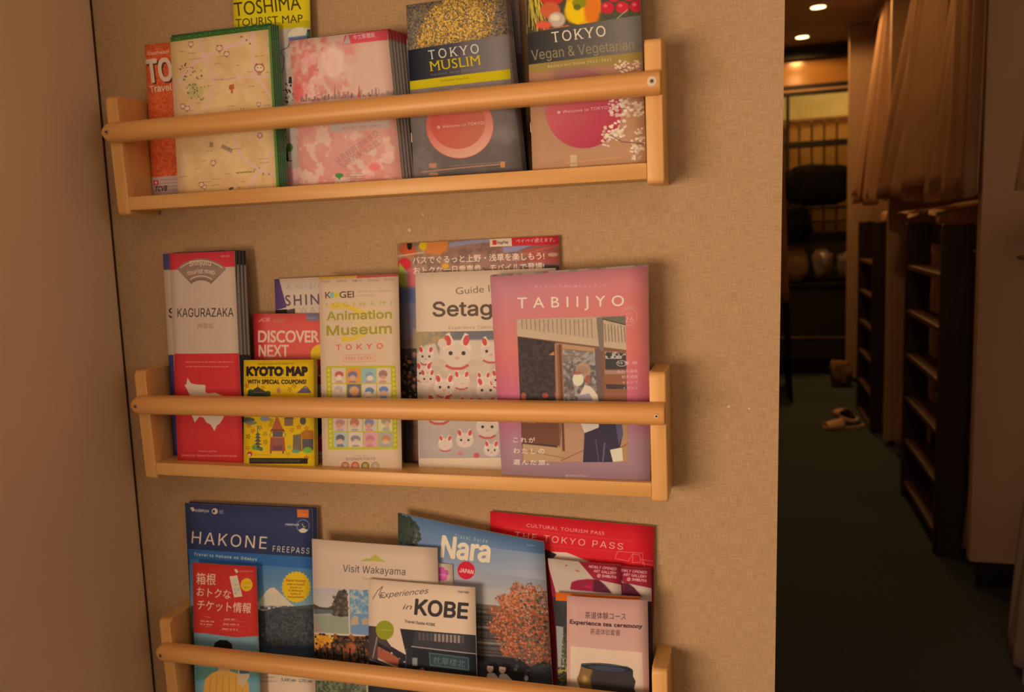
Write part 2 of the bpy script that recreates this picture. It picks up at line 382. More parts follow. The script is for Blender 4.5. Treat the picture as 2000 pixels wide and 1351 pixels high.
    def T(self, s, x0, y0, x1, y1, h, col, bold=0.0, font='inter', sp=1.0, shear=0.0, serif=0.0, al=1.0, cap='H', f=0, bend=0.0):
        """lettering: baseline from (x0,y0) to (x1,y1), capitals h high"""
        if any(ord(c) > 0x2000 for c in s) or 'I' in s: font = 'b'
        lo = text_outline(s, font, sp)
        if not lo: return self
        hc_ = text_outline('H', font, 1.0)[0]; ch = hc_[:, 1].max() - hc_[:, 1].min()
        if any(ord(c) > 0x2E80 for c in s): ch = max(l[:, 1].max() for l in lo)
        if serif:      # slab serifs on every narrow stem end that sits on the baseline, the cap line or the x line
            ars = [0.5 * np.sum(l[:, 0] * np.roll(l[:, 1], -1) - np.roll(l[:, 0], -1) * l[:, 1]) for l in lo]; sg = 1 if max(ars, key=abs) > 0 else -1; ex = []
            for l in lo:
                n = len(l)
                for lvl, up_ in ((0.0, 1), (ch, -1), (0.53 / 0.73 * ch, -1)):
                    on = np.abs(l[:, 1] - lvl) < 0.012 * ch; i0 = 0
                    if not on.any() or on.all(): continue
                    st = int(np.flatnonzero(~on)[0]); run = []
                    for k in list(range(st, st + n + 1)):
                        if on[k % n]: run.append(l[k % n, 0])
                        else:
                            if len(run) >= 2 and 0.02 * ch < max(run) - min(run) < 0.34 * ch:
                                a0, a1 = min(run) - serif * ch, max(run) + serif * ch; q_ = np.array([(a0, lvl), (a1, lvl), (a1, lvl + up_ * 0.055 * ch), (a0, lvl + up_ * 0.055 * ch)])
                                ar = 0.5 * np.sum(q_[:, 0] * np.roll(q_[:, 1], -1) - np.roll(q_[:, 0], -1) * q_[:, 1]); ex.append(q_ if ar * sg > 0 else q_[::-1])
                            run = []
            lo = lo + ex
        v = np.concatenate(lo); xa, xb = v[:, 0].min(), v[:, 0].max(); dx, dy = x1-x0, y1-y0; ln = math.hypot(dx, dy); ux, uy = dx/ln, dy/ln; q = []
        for l in lo:
            tt = (l[:, 0] - xa) / (xb - xa); yy = l[:, 1] / ch * h; X = tt * ln + shear * yy; up = yy + bend * 4 * tt * (1 - tt)
            q.append(self.m(np.c_[x0 + X*ux + up*uy, y0 + X*uy - up*ux]))
        hpx = np.linalg.norm(np.subtract(*self.m([(x0, y0), (x0 + uy*h, y0 - ux*h)])))
        cv = self.cover(q, f, glyph=True, fat=max(0, bold) / 0.73 * hpx)
        self.mix(cv, hx(col), al); return self
    def lines(self, x0, y0, x1, y1, n, h, col, seed=0, al=0.7, slope=0.0):
        """rows of unreadably small print"""
        rs = random.Random(seed)
        for i in range(n):
            y = y0 + (y1 - y0) * (i / max(1, n - 1) if n > 1 else 0); x = x0; e = x1 - rs.uniform(0, 0.15) * (x1 - x0)
            while x < e:
                w = rs.uniform(1.2, 4.5) * h; x2 = min(e, x + w); self.P([(x, y+slope*(x-x0)), (x2, y+slope*(x2-x0)), (x2, y+h+slope*(x2-x0)), (x, y+h+slope*(x-x0))], col, al); x = x2 + h * 0.7
        return self
    def image(self, name):
        a = np.clip(self.a, 0, 1); r = a[..., 0]; g0 = 0.79 * r; b0 = 0.62 * r; eg = np.maximum(0, a[..., 1] - g0); eb = np.maximum(0, a[..., 2] - b0)   # press gamut: blues and greens of the inks are dull
        a = np.stack([r + 0.03 * eb, np.where(eg > 0, g0 + 0.80 * eg, a[..., 1]), np.where(eb > 0, b0 + 0.82 * eb, a[..., 2])], -1)
        a = box_blur(a, 1) * 0.5 + a * 0.5
        a = to_lin(a) / to_lin(hx(self.white)) * 0.80
        a = to_srgb(np.clip(a, 0.004, 0.92)); im = bpy.data.images.new(name, self.W, self.Hh)
        px = np.ones((self.Hh, self.W, 4), np.float32); px[..., :3] = a[::-1]; im.pixels.foreach_set(px.ravel()); im.update(); im.pack()
        return im
def print_mat(name, art, rough=0.5):
    im = art.image(name); m, nt, b = new_mat(name); L = nt.links
    uv = N(nt, 'ShaderNodeUVMap'); uv.uv_map = 'UVMap'; t = N(nt, 'ShaderNodeTexImage'); t.image = im; t.extension = 'EXTEND'; L.new(uv.outputs[0], t.inputs[0])
    L.new(t.outputs[0], b.inputs['Base Color']); b.inputs['Roughness'].default_value = rough; b.inputs['Specular IOR Level'].default_value = 0.10
    tc = N(nt, 'ShaderNodeTexCoord'); n1 = N(nt, 'ShaderNodeTexNoise'); n1.inputs['Scale'].default_value = 9; L.new(tc.outputs['Object'], n1.inputs['Vector'])
    bp = N(nt, 'ShaderNodeBump'); bp.inputs['Strength'].default_value = 0.15; bp.inputs['Distance'].default_value = 0.004; L.new(n1.outputs[0], bp.inputs['Height']); L.new(bp.outputs[0], b.inputs['Normal'])
    return m

def sheet_mesh(name, Q, org, t0, t1, curl, mat, inset=0.0, nx=8, ny=10, bow=0.0, edge_mat=None):
    """a bowed slab between depths t0 and t1 behind the quad Q (TL, TR, BR, BL), with UVs on its front"""
    TL, TR, BR, BL = [Vector(q) for q in Q]; nrm = (TR - TL).cross(BL - TL).normalized()
    if nrm.y > 0: nrm = -nrm           # towards the room
    verts = []; uvs = []
    W = (TR-TL).length; Hh = (BL-TL).length; iu, iv = inset / W, inset / Hh
    for side, t in ((0, t0), (1, t1)):
        for j in range(ny + 1):
            for i in range(nx + 1):
                u = iu + (1 - 2*iu) * i / nx; v = iv + (1 - iv) * j / ny
                p = (TL*(1-u) + TR*u)*(1-v) + (BL*(1-u) + BR*u)*v
                p = p + nrm * (curl * 4*u*(1-u) * (1 - 0.5*v) + bow * (1-v)**2 * u*u) - nrm * t
                p = p + Vector((0, 0, 0.0))
                verts.append(p - Vector(org)); uvs.append((u, 1 - v))
    k = (nx + 1) * (ny + 1); F = []
    for j in range(ny):
        for i in range(nx):
            a = j*(nx+1)+i; F.append((a, a+nx+1, a+nx+2, a+1))
    for j in range(ny):
        for i in range(nx):
            a = k + j*(nx+1)+i; F.append((a, a+1, a+nx+2, a+nx+1))
    for i in range(nx):
        a = i; F.append((a, a+1, k+a+1, k+a)); a = ny*(nx+1)+i; F.append((a+1, a, k+a, k+a+1))
    for j in range(ny):
        a = j*(nx+1); F.append((a+nx+1, a, k+a, k+a+nx+1)); a = j*(nx+1)+nx; F.append((a, a+nx+1, k+a+nx+1, k+a))
    m = bpy.data.meshes.new(name); m.from_pydata([tuple(v) for v in verts], [], F)
    m.materials.append(mat)
    if edge_mat: m.materials.append(edge_mat)
    uvl = m.uv_layers.new(name='UVMap')
    for p in m.polygons:
        for li in p.loop_indices: uvl.data[li].uv = uvs[m.loops[li].vertex_index]
        if p.index < nx*ny*2: p.use_smooth = True
        if edge_mat and p.index >= nx*ny: p.material_index = 1
    m.update(); return m
def brochure(name, label, cat, Q, mat, thick=0.0016, curl=0.0015, bow=0.0, pages='paper', group=None, staples=False, edge=None):
    Q = [(x, y, z + ZO) for x, y, z in Q]
    org = ((Q[2][0] + Q[3][0]) / 2, (Q[2][1] + Q[3][1]) / 2, Q[3][2]); root = empty(name, org); tag(root, label, cat, group)
    c = 0.00025
    def part(pn, t0, t1, mt, inset=0.0, em=None):
        me = sheet_mesh(pn, Q, org, t0, t1, curl, mt, inset, bow=bow, edge_mat=em); o = bpy.data.objects.new(pn, me); COL.objects.link(o); o.parent = root; return o
    part('front_cover', 0, c, mat, 0.0, edge and M[edge])
    if thick > 0.0006:
        part('page_block', c + 0.00005, thick - c - 0.00005, M[pages], 0.0006)
        part('back_cover', thick - c, thick, M[edge or pages])
    if staples:
        TL, BL = Vector(Q[0]), Vector(Q[3])
        for v in (0.22, 0.76):
            p = TL.lerp(BL, v); d = (BL - TL).normalized() * 0.006
            bm = bmesh.new(); box_bm(bm, (-0.0006, -0.0005, -0.006), (0.0001, 0.0006, 0.006)); bm_obj('staple', bm, M['steel'], root, loc=tuple(p - Vector(org) + Vector((0, -0.0002, 0))))
    return root

# ---------------------------------------------------------------- the printed matter: corners in metres (TL, TR, BR, BL; z from the top rack's upper edge) and drawing frames
Q = {
'orange':([(0.0285,-0.0060,0.0789),(0.1860,-0.0061,0.0751),(0.1850,-0.0140,-0.1410),(0.0208,-0.0140,-0.1410)],[(281,88),(466,70),(480,374),(287,387)]),
'green':([(0.0924,-0.0320,0.0776),(0.2532,-0.0321,0.0762),(0.2520,-0.0420,-0.1410),(0.0876,-0.0420,-0.1410)],[(332,73),(528,50),(545,367),(348,380)]),
'toshima':([(0.1886,-0.0120,0.1623),(0.3078,-0.0121,0.1605),(0.2939,-0.0220,-0.1410),(0.1775,-0.0220,-0.1410)],[(453,-60),(603,-80),(612,365),(470,374)]),
'pink':([(0.2818,-0.0350,0.0526),(0.4259,-0.0351,0.0518),(0.4394,-0.0500,-0.1410),(0.2886,-0.0500,-0.1410)],[(565,80),(757,58),(785,350),(585,364)]),
'muslim':([(0.4529,-0.0330,0.0797),(0.5850,-0.0331,0.0786),(0.6012,-0.0480,-0.1410),(0.4551,-0.0480,-0.1410)],[(793,10),(985,-13),(1019,335),(808,349)]),
'darkb':([(0.5074,-0.0140,0.0874),(0.5980,-0.0140,0.0874),(0.6049,-0.0240,-0.1410),(0.5083,-0.0240,-0.1410)],[(880,-5),(1012,-22),(1033,337),(895,346)]),
'vegan':([(0.6146,-0.0400,0.0788),(0.7528,-0.0401,0.0773),(0.7581,-0.0550,-0.1410),(0.6174,-0.0550,-0.1410)],[(1027,-22),(1248,-48),(1262,318),(1040,333)]),
'shinjuku':([(0.0235,-0.0080,-0.2251),(0.1330,-0.0079,-0.2230),(0.1297,-0.0240,-0.5347),(0.0180,-0.0240,-0.5347)],[(318,496),(440,488),(462,894),(336,889)]),
'kagura':([(0.0529,-0.0300,-0.2245),(0.1628,-0.0300,-0.2248),(0.1577,-0.0470,-0.5347),(0.0428,-0.0470,-0.5347)],[(331,495),(457,490),(476,903),(347,898)]),
'shin':([(0.2110,-0.0080,-0.2682),(0.3773,-0.0079,-0.2663),(0.3659,-0.0180,-0.5347),(0.2011,-0.0180,-0.5347)],[(536,545),(740,536),(745,902),(547,894)]),
'discover':([(0.1747,-0.0150,-0.3172),(0.3227,-0.0152,-0.3195),(0.3191,-0.0300,-0.5347),(0.1715,-0.0300,-0.5347)],[(494,612),(672,612),(680,904),(505,898)]),
'kyoto':([(0.1711,-0.0430,-0.3820),(0.2840,-0.0430,-0.3813),(0.2777,-0.0530,-0.5347),(0.1618,-0.0530,-0.5347)],[(476,703),(612,702),(614,911),(476,906)]),
'anim':([(0.2958,-0.0300,-0.2661),(0.4165,-0.0299,-0.2654),(0.4118,-0.0500,-0.5347),(0.2891,-0.0500,-0.5347)],[(623,541),(778,535),(785,917),(630,911)]),
'bus':([(0.4074,-0.0060,-0.2248),(0.6372,-0.0059,-0.2231),(0.6334,-0.0180,-0.5347),(0.4016,-0.0180,-0.5347)],[(776,476),(1092,460),(1100,915),(790,903)]),
'setag':([(0.4372,-0.0200,-0.2652),(0.6339,-0.0200,-0.2644),(0.6316,-0.0350,-0.5347),(0.4307,-0.0350,-0.5347)],[(811,533),(1085,523),(1092,922),(818,911)]),
'tabi':([(0.5519,-0.0450,-0.2717),(0.7562,-0.0447,-0.2649),(0.7546,-0.0570,-0.5347),(0.5586,-0.0570,-0.5347)],[(957,540),(1267,520),(1270,939),(980,927)]),
'hakone':([(0.0193,-0.0120,-0.6154),(0.2442,-0.0119,-0.6139),(0.2333,-0.0300,-0.9264),(0.0145,-0.0300,-0.9264)],[(361,982),(610,994),(618,1383),(380,1352)]),
'ticket':([(0.0381,-0.0320,-0.7040),(0.1516,-0.0319,-0.7026),(0.1487,-0.0500,-0.9264),(0.0307,-0.0500,-0.9264)],[(376,1098),(500,1106),(509,1385),(381,1368)]),
'flower':([(0.3608,-0.0290,-0.6746),(0.4705,-0.0291,-0.6776),(0.4659,-0.0400,-0.9264),(0.3503,-0.0400,-0.9264)],[(745,1088),(884,1102),(892,1427),(749,1408)]),
'waka':([(0.2531,-0.0350,-0.6510),(0.4511,-0.0351,-0.6522),(0.4467,-0.0470,-0.9264),(0.2423,-0.0470,-0.9264)],[(609,1052),(854,1070),(864,1429),(617,1396)]),
'kobe':([(0.3460,-0.0450,-0.7016),(0.5081,-0.0450,-0.7019),(0.5043,-0.0570,-0.9264),(0.3345,-0.0570,-0.9264)],[(720,1130),(928,1147),(934,1447),(720,1419)]),
'nara':([(0.3882,-0.0220,-0.6083),(0.6035,-0.0231,-0.6382),(0.6120,-0.0340,-0.9264),(0.3739,-0.0340,-0.9264)],[(777,1001),(1062,1058),(1086,1447),(780,1407)]),
'tpass':([(0.5226,-0.0060,-0.6046),(0.7526,-0.0063,-0.6138),(0.7443,-0.0160,-0.9264),(0.5137,-0.0160,-0.9264)],[(957,998),(1278,1028),(1274,1456),(963,1416)]),
'gallery':([(0.6075,-0.0200,-0.6628),(0.7080,-0.0201,-0.6652),(0.7100,-0.0300,-0.9264),(0.6296,-0.0300,-0.9264)],[(1070,1090),(1212,1103),(1222,1461),(1111,1447)]),
'tab':([(0.6189,-0.0300,-0.7072),(0.7343,-0.0298,-0.7036),(0.7361,-0.0400,-0.9264),(0.6160,-0.0400,-0.9264)],[(1085,1157),(1250,1165),(1258,1475),(1090,1453)]),
'tea':([(0.6369,-0.0400,-0.7055),(0.7456,-0.0399,-0.7030),(0.7457,-0.0520,-0.9264),(0.6313,-0.0520,-0.9264)],[(1107,1163),(1265,1172),(1270,1488),(1107,1466)]),
}

# ---------------------------------------------------------------- the three racks
RL, RH, RD, RW = 0.78, 0.1667, 0.0652, 0.0202
def make_rack(x0, zt, label):
    root = empty('wall_rack', (x0, 0, zt + ZO)); tag(root, label, 'rack', 'wooden magazine racks on the wall')
    # side post outline in (y, z): rounded at the upper front corner
    pts = [(-0.0004, -RH), (-0.0004, 0.0)]
    r = 0.007
    for i in range(7): t = math.pi/2 * i/6; pts.append((-(RD - r) - r*math.sin(t), -r + r*math.cos(t)))
    for i in range(4): t = math.pi/2 * i/3; pts.append((-(RD - 0.006) - 0.006*math.cos(t), -RH + 0.006 - 0.006*math.sin(t)))
    for a in (0.0, RL - RW): flat_smooth(extrude_poly('side_post', pts, 0, a, a + RW, M['pine_post'], root, bev=0.0022))
    o = box('bottom_board', (RW, -RD + 0.001, -RH + 0.0064), (RL - RW, -0.0006, -RH + 0.0064 + 0.0193), M['pine'], root, bev=0.0016); flat_smooth(o)
    # front rail: half-round strip with rounded ends, screwed on to the posts
    z0, hh, dp = -0.0512, 0.0142, 0.0165; bm = bmesh.new(); nS = 12; secs = []
    xs = [-0.0030 + 0.014*(1-math.cos(math.pi/2*i/6)) for i in range(7)] + [RL*k/8 for k in range(1, 8)] + [RL - 0.0008 - 0.004*(1-math.cos(math.pi/2*i/4)) for i in range(4, -1, -1)]
    for i, x in enumerate(xs):
        if i < 7: s = math.sin(math.acos(max(0, min(1, 1 - (x + 0.0030)/0.014)))); s = max(s, 0.30)
        elif i >= len(xs)-5: s = 0.90 + 0.10*math.sin(math.pi/2*(len(xs)-1-i)/4)
        else: s = 1
        ring = []
        for k in range(nS + 1):
            t = math.pi * k/nS; e = 0.72
            yy = -RD - dp * (abs(math.sin(t)) ** e) * (0.55 + 0.45*s); zz = z0 + hh * s * (abs(math.cos(t)) ** 0.8) * (1 if math.cos(t) > 0 else -1)
            ring.append(bm.verts.new((x, yy - 0.0001, zz)))
        secs.append(ring)
    for a_, b_ in zip(secs[:-1], secs[1:]):
        for k in range(nS): bm.faces.new((a_[k], a_[k+1], b_[k+1], b_[k]))
        bm.faces.new((a_[nS], a_[0], b_[0], b_[nS]))
    bm.faces.new(secs[0][::-1]); bm.faces.new(secs[-1]); bmesh.ops.recalc_face_normals(bm, faces=bm.faces)
    flat_smooth(bm_obj('front_rail', bm, M['pine_rail'], root), 0.9)
    for sx in (0.0103, RL - 0.0103):
        bm = bmesh.new(); bmesh.ops.create_cone(bm, cap_ends=True, segments=20, radius1=0.0034, radius2=0.0028, depth=0.0012, matrix=Matrix.Rotation(math.pi/2, 4, 'X'))
        s = bm_obj('screw', bm, M['steel'], root, loc=(sx, -RD - dp - 0.0002, z0))
        bm = bmesh.new(); bmesh.ops.create_cone(bm, cap_ends=True, segments=6, radius1=0.0015, radius2=0.0015, depth=0.0005, matrix=Matrix.Rotation(math.pi/2, 4, 'X'))
        bm_obj('hex_recess', bm, M['screw_hole'], s, loc=(0, -0.0008, 0))
    return root
r1 = make_rack(0.0, 0.0, 'topmost of the three pale pine magazine racks, holding the green-edged map')
bm = bmesh.new(); bmesh.ops.create_cone(bm, cap_ends=True, segments=24, radius1=0.0058, radius2=0.0048, depth=0.0008, matrix=Matrix.Rotation(math.pi/2, 4, 'X'))
bm_obj('white_washer', bm, M['white_plastic'], r1, loc=(RL - 0.0103, -RD - 0.0165 - 0.0001, -0.0512))
make_rack(-0.0030, -0.3937, 'middle one of the three pale pine magazine racks, holding the pink magazine')
make_rack(-0.0080, -0.7854, 'lowest of the three pale pine magazine racks, its board out of sight')

# small scuffs of bare filler on the wallpaper
for x, z, s in ((0.446, -0.187, 0.0022), (0.424, -0.207, 0.003), (0.33, -0.225, 0.0016), (0.85, -0.45, 0.0022), (0.875, -0.452, 0.0016)):
    bm = bmesh.new(); bmesh.ops.create_circle(bm, cap_ends=True, segments=9, radius=s, matrix=Matrix.Rotation(math.pi/2, 4, 'X'))
    for v in bm.verts: v.co.x *= random.Random(v.index + int(x*999)).uniform(.5, 1.3); v.co.z *= random.Random(v.index).uniform(.5, 1.1)
    o = bm_obj('scuff', bm, M['white_plastic'] if 0 else M['paper'], wb, loc=(x, -0.0004, z + ZO))
# a strip of paper notice at the far left of the side panel
o = box('notice', (XL + 0.0004, -0.36, 1.20), (XL + 0.0010, -0.243, 1.42), M['tan_cloth']); tag(o, 'pale brown notice on the side panel, cut by the left edge', 'notice')
def dims(k):
    q = [Vector(p) for p in Q[k][0]]
    return ((q[1]-q[0]).length + (q[2]-q[3]).length) / 2, ((q[3]-q[0]).length + (q[2]-q[1]).length) / 2
def art(k, bg, white='d6a67d', ppm=2700):
    w, h = dims(k); return Art(w, h, Q[k][1], bg, white, ppm)
MAT = {}
def done(k, a, rough=0.5): MAT[k] = print_mat('print_' + k, a, rough)

# --- rack 1 ---
a = art('orange', 'b8451f', 'b88e6a')
q = Q['orange'][1]; a.Z(q, 'c8572c', 9, 0.5, 3, 0.2, 0.9); a.Z(q, 'a53a1a', 5, 0.62, 5, 0.1, 0.6)
for i in range(40): a.L([(284, 95 + i*7), (480, 78 + i*7)], 0.7, '9c3517', 0.35)
a.T('Southeast Tokyo Guide', 285, 107, 392, 97, 6, 'd89a76', 0.01); a.T('TOKYO', 288.5, 161, 421, 148, 41, '5a2a1c', 0.035)
a.T('TOKYO', 285, 158, 417, 145, 41, 'dccdb6', 0.035); a.T('Travel Guide', 289, 177, 378, 168, 12, 'd8b596', 0.025)
a.P([(286, 345), (480, 331), (481, 380), (287, 390)], 'a8806a'); a.R(290, 351, 300, 361, 'a82a2a'); a.E(295, 356, 2.5, 3, 'd8b8a0')
a.lines(304, 350, 470, 364, 3, 1.6, '7a5548', 2, 0.7, -0.07); a.T('TCVB', 292, 374, 317, 372, 10, '2c1c1c', 0.02, shear=0.2); a.lines(320, 370, 470, 371, 1, 1.4, '6a4a40', 4, 0.6, -0.07)
done('orange', a)

a = art('green', 'c08a50', 'c0946c'); q = Q['green'][1]
a.Z(q, 'cc9a5c', 50, 0.5, 2, 0.3, 0.8); a.Z(q, 'c69468', 26, 0.6, 9, 0.3, 0.5)
RD = 'c98f74'
for pts, w in (([(338, 170), (385, 118), (430, 98), (500, 72)], 7), ([(385, 70), (400, 110), (415, 150), (418, 180), (400, 215)], 5), ([(495, 60), (497, 140), (530, 190), (540, 200)], 6),
               ([(418, 155), (470, 150), (540, 146)], 4), ([(335, 210), (365, 205), (395, 235)], 5), ([(350, 255), (360, 300), (352, 372)], 5), ([(455, 262), (475, 310), (505, 330), (545, 345)], 5), ([(530, 295), (510, 330), (488, 362)], 6), ([(340, 150), (345, 245)], 4)): a.L(pts, w, RD, 0.75)
rs = random.Random(4)
for i in range(46):
    x = rs.uniform(340, 520); y = rs.uniform(85, 365); w = rs.uniform(8, 26); a.lines(x, y, x + w, y, 1, 1.5, '8a5a34', i, 0.6, -0.12)
def pet(x, y, s, c='8a4a2c'):
    a.E(x, y, s, s*0.85, 'd8a684', 0.9); a.ring(x, y, s, s*0.85, s*0.28, c, 0.8); a.E(x-s*.35, y-s*.1, s*.14, s*.14, c); a.E(x+s*.35, y-s*.1, s*.14, s*.14, c)
    a.P([(x-s, y-s*.3), (x-s*.7, y-s*1.2), (x-s*.2, y-s*.7)], c, 0.8); a.P([(x+s, y-s*.3), (x+s*.7, y-s*1.2), (x+s*.2, y-s*.7)], c, 0.8); a.E(x, y+s*1.1, s*.5, s*.5, c, 0.5)
for x, y, s in ((374, 86, 5), (430, 94, 6), (444, 105, 5), (507, 132, 9), (506, 202, 4), (357, 206, 5), (366, 210, 5), (474, 214, 4), (417, 317, 5), (394, 360, 5), (400, 365, 4)): pet(x, y, s)
a.P([(449, 165), (458, 163), (459, 172), (456, 173), (456, 181), (452, 181), (452, 174), (448, 173)], 'a84e26')
a.P([(435, 280), (456, 290), (453, 298), (432, 287)], '8f6148', 0.8); a.R(410, 276, 417, 286, '7a5a40', 0.7); a.E(508, 263, 5.5, 6, '9c5a44', 0.9); a.E(508, 263, 3, 3.4, 'cc9a80', 0.8)
a.P([(379, 160), (400, 170), (396, 188), (368, 190), (366, 178)], 'a08a48', 0.5); a.S([(365, 160), (402, 168), (398, 194), (362, 190)], 110, 0.8, 2.0, ['6e6a32', '8a8a48', '5f4a30', 'a89a50'], 5, 0.7)
a.S([(430, 278), (520, 330), (535, 352), (440, 300)], 34, 1.2, 2.2, ['7a7a3a', '8a5a30', '5f6a36', '9c5a3c'], 6, 0.8)
a.S([(472, 62), (520, 88), (520, 100), (470, 80)], 12, 1.2, 1.8, ['8a5a2a', '6e6a32'], 8); a.S([(352, 122), (398, 125), (410, 150), (352, 156)], 22, 1.2, 1.9, ['6a3e22', '6e6a32'], 9)
a.lines(462, 336, 500, 336, 1, 2.2, '7c5a20', 3, 0.95, -0.08); a.E(452, 368, 5, 2.2, '4e3418', 0.9, rot=-0.3); a.E(467, 366, 3, 2, '9c6a4a', 0.8)
# green border of the folded map shows round the cream sheet
G1 = '3f6420'
a.P([(332, 70), (530, 47), (529, 56.5), (333, 82)], G1); a.P([(524, 49), (530, 49), (546, 372), (540, 372)], '5c7a2c'); a.L([(523.5, 60), (539.5, 370)], 1.2, '9aa04a', 0.8); a.S([(332, 70), (530, 47), (529, 55), (333, 80)], 130, 0.6, 1.1, ['7c9648', '2c5018'], 3, 0.7)
done('green', a)
a = art('green', '2e5a2c', 'c0946c'); a.S(Q['green'][1], 2600, 0.6, 1.1, ['587a48', '1e4420'], 3, 0.8); done('green_back', a)

a = art('toshima', '9a7c62', 'b88e6a'); q = Q['toshima'][1]
a.Z(q, 'a68a70', 40, 0.5, 3, 0.3); a.P([(450, -64), (606, -84), (607, 50), (457, 58)], 'b89410'); a.P([(457, 50), (606, 42), (608, 56), (458, 64)], 'a3830e')
a.T('TOSHIMA', 459, 34, 589, 20, 27, '3a2c10'); a.T('TOURIST MAP', 461, 55, 592, 46, 15.5, '3a2c10')
a.E(585, 75, 22, 19, 'a8a4a8'); a.P([(564, 76), (608, 70), (606, 92), (566, 96)], '4c5468', 1, 2); a.P([(570, 74), (600, 70), (603, 62), (590, 56), (572, 62)], 'b4aaa8', 1, 2)
a.R(600, 60, 612, 300, '2a2c22'); a.Z([(598, 60), (612, 60), (614, 300), (600, 300)], '3c5a2c', 4, 0.5, 2)
for pts in ([(545, 100), (556, 115), (554, 140), (545, 155)], [(470, 120), (500, 90), (530, 130), (500, 160), (470, 150)], [(548, 180), (566, 178)], [(545, 104), (562, 96), (566, 88)]): a.L(pts, 1.6, '4a3c34', 0.9)
a.P([(565, 153), (570, 153), (571, 166), (564, 166)], '2c2420'); a.S([(558, 165), (575, 165), (575, 205), (555, 205)], 30, 0.8, 2.4, ['2c2420', '5a4a40'], 3)
a.S([(543, 255), (558, 255), (560, 282), (543, 282)], 26, 1.2, 3.2, ['2c2620', '463c30'], 5)
a.P([(549, 284), (556, 286), (562, 298), (565, 316), (554, 316), (552, 300)], '26281c'); a.E(566, 290, 6.5, 8, '4e6a28'); a.E(560, 296, 4, 5, '3c5a22'); a.L([(547, 316.5), (571, 315.5)], 1.2, '2c2420')
a.P([(466, 333), (614, 329), (614, 380), (466, 384)], 'b87c6c'); a.T('TOSHIMA', 549, 345, 562, 344.5, 3, '7a2c24')
done('toshima', a)

a = art('pink', 'cc9070', 'cb9c76'); q = Q['pink'][1]
a.G(q, 'cc9474', 'c47860', (660, 60), (680, 350)); 
a.Z(q, 'c4705c', 46, 0.54, 21, 0.2, 0.6, f=1); a.Z([(565, 80), (640, 70), (640, 200), (575, 210)], 'c45c48', 30, 0.50, 6, 0.16, 0.7, f=6); a.Z(q, 'cc9876', 30, 0.60, 33, 0.1, 0.85)
a.P([(700, 80), (757, 72), (770, 175), (680, 180)], 'c89070', 0.9, 9); a.E(650, 120, 22, 30, 'dba688', 0.8, 6); a.E(655, 128, 7, 20, 'd49276', 0.5, 3)
for x, y, r in ((600, 175, 16), (622, 150, 13), (640, 105, 12), (605, 115, 14), (735, 320, 14), (720, 335, 12), (758, 300, 12)):
    for k in range(5): a.E(x + r*.6*math.cos(k*1.257+.5), y + r*.6*math.sin(k*1.257+.5), r*.55, r*.42, 'd98a72' if k % 2 else 'dc9c84', 0.55, 1, k*1.257+.5)
a.E(732, 325, 12, 9, 'cf5446', 0.7, 3); a.E(582, 178, 12, 16, 'd04c40', 0.7, 4); a.E(681, 100, 9, 7, 'cc6a5a', 0.6, 3)
rs = random.Random(8); x = 587.0
while x < 778:
    h = rs.uniform(3, 10) if rs.random() < .8 else rs.uniform(10, 17); w = rs.uniform(1.5, 4); yb = 196 - (x - 587) * 0.075; a.R(x, yb - h, x + w, yb, rs.choice(['7e5a4c', '8c6656', '96705c', '6e4c42']), 0.85); x += w + rs.uniform(0, 1.6)
a.P([(653, 190), (654.6, 160), (656, 190)], '7e5a4c'); a.P([(699, 188), (702, 160), (705, 188)], 'b0503c'); a.L([(587, 199), (782, 184)], 1.6, 'b08066', 0.8); a.lines(600, 203, 780, 203, 1, 1.5, 'b08870', 5, 0.7, -0.08)
a.P([(675, 70), (757, 56), (758, 77), (670, 87)], 'cc4444'); a.P([(671, 86), (681, 66), (686, 84)], 'b08c78'); a.T('中文繁體版', 692, 77, 733, 71, 8.5, 'dc9a86', 0.01)
a.P([(645, 240), (760, 231), (761, 245), (646, 256)], 'a48c74', 0.8); a.lines(668, 245, 745, 245, 1, 5, 'b86a58', 3, 0.6, -0.08)
a.T('以良好的禮貌享受', 659, 318, 741, 260, 12, '9a6656', 0.004); a.T('愉快的東京之旅', 669, 328, 742, 279, 12, '9a6656', 0.004)
a.E(663, 342, 8, 5, '4e7a38'); a.P([(662, 343), (664, 343), (665, 350), (661, 350)], '4e7a38'); a.lines(677, 339, 712, 349, 3, 1.3, '7a6a50', 6, 0.8, -0.05)
done('pink', a); 
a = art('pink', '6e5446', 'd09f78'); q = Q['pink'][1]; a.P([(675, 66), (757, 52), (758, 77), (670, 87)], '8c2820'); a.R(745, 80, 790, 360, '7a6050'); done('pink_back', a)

def gilt(a, x0, y0, x1, y1):
    a.Z([(x0, y0), (x1, y0), (x1, y1), (x0, y1)], '6e5034', 5, 0.5, 2, 0.2, 0.8)
    a.S([(x0, y0), (x1, y0), (x1, y1), (x0, y1)], 2600, 0.7, 1.5, ['8a6434', '584636', '3f342e', '96703c'], 5)
    a.S([(805, 88), (835, 20), (870, 2), (905, -10), (970, -20), (965, 50), (940, 70), (880, 80)], 1900, 0.7, 1.7, ['c8862e', 'b87426', 'd49a44', 'a0621e', '8a5420'], 7)
    a.S([(815, 80), (850, 10), (900, -14), (945, 20), (940, 66)], 1200, 0.7, 1.6, ['cc8a30', 'd8a24a', 'b87424'], 9)
a = art('muslim', '6a5448', 'd09f78'); gilt(a, 790, -20, 990, 92)
a.G([(795, 92), (992, 62), (996, 130), (800, 151)], '1c1c20', '6e5850', (800, 120), (960, 105)); a.G([(900, 76), (992, 62), (996, 130), (900, 141)], '5c4a44', '80685c', (900, 110), (990, 100))
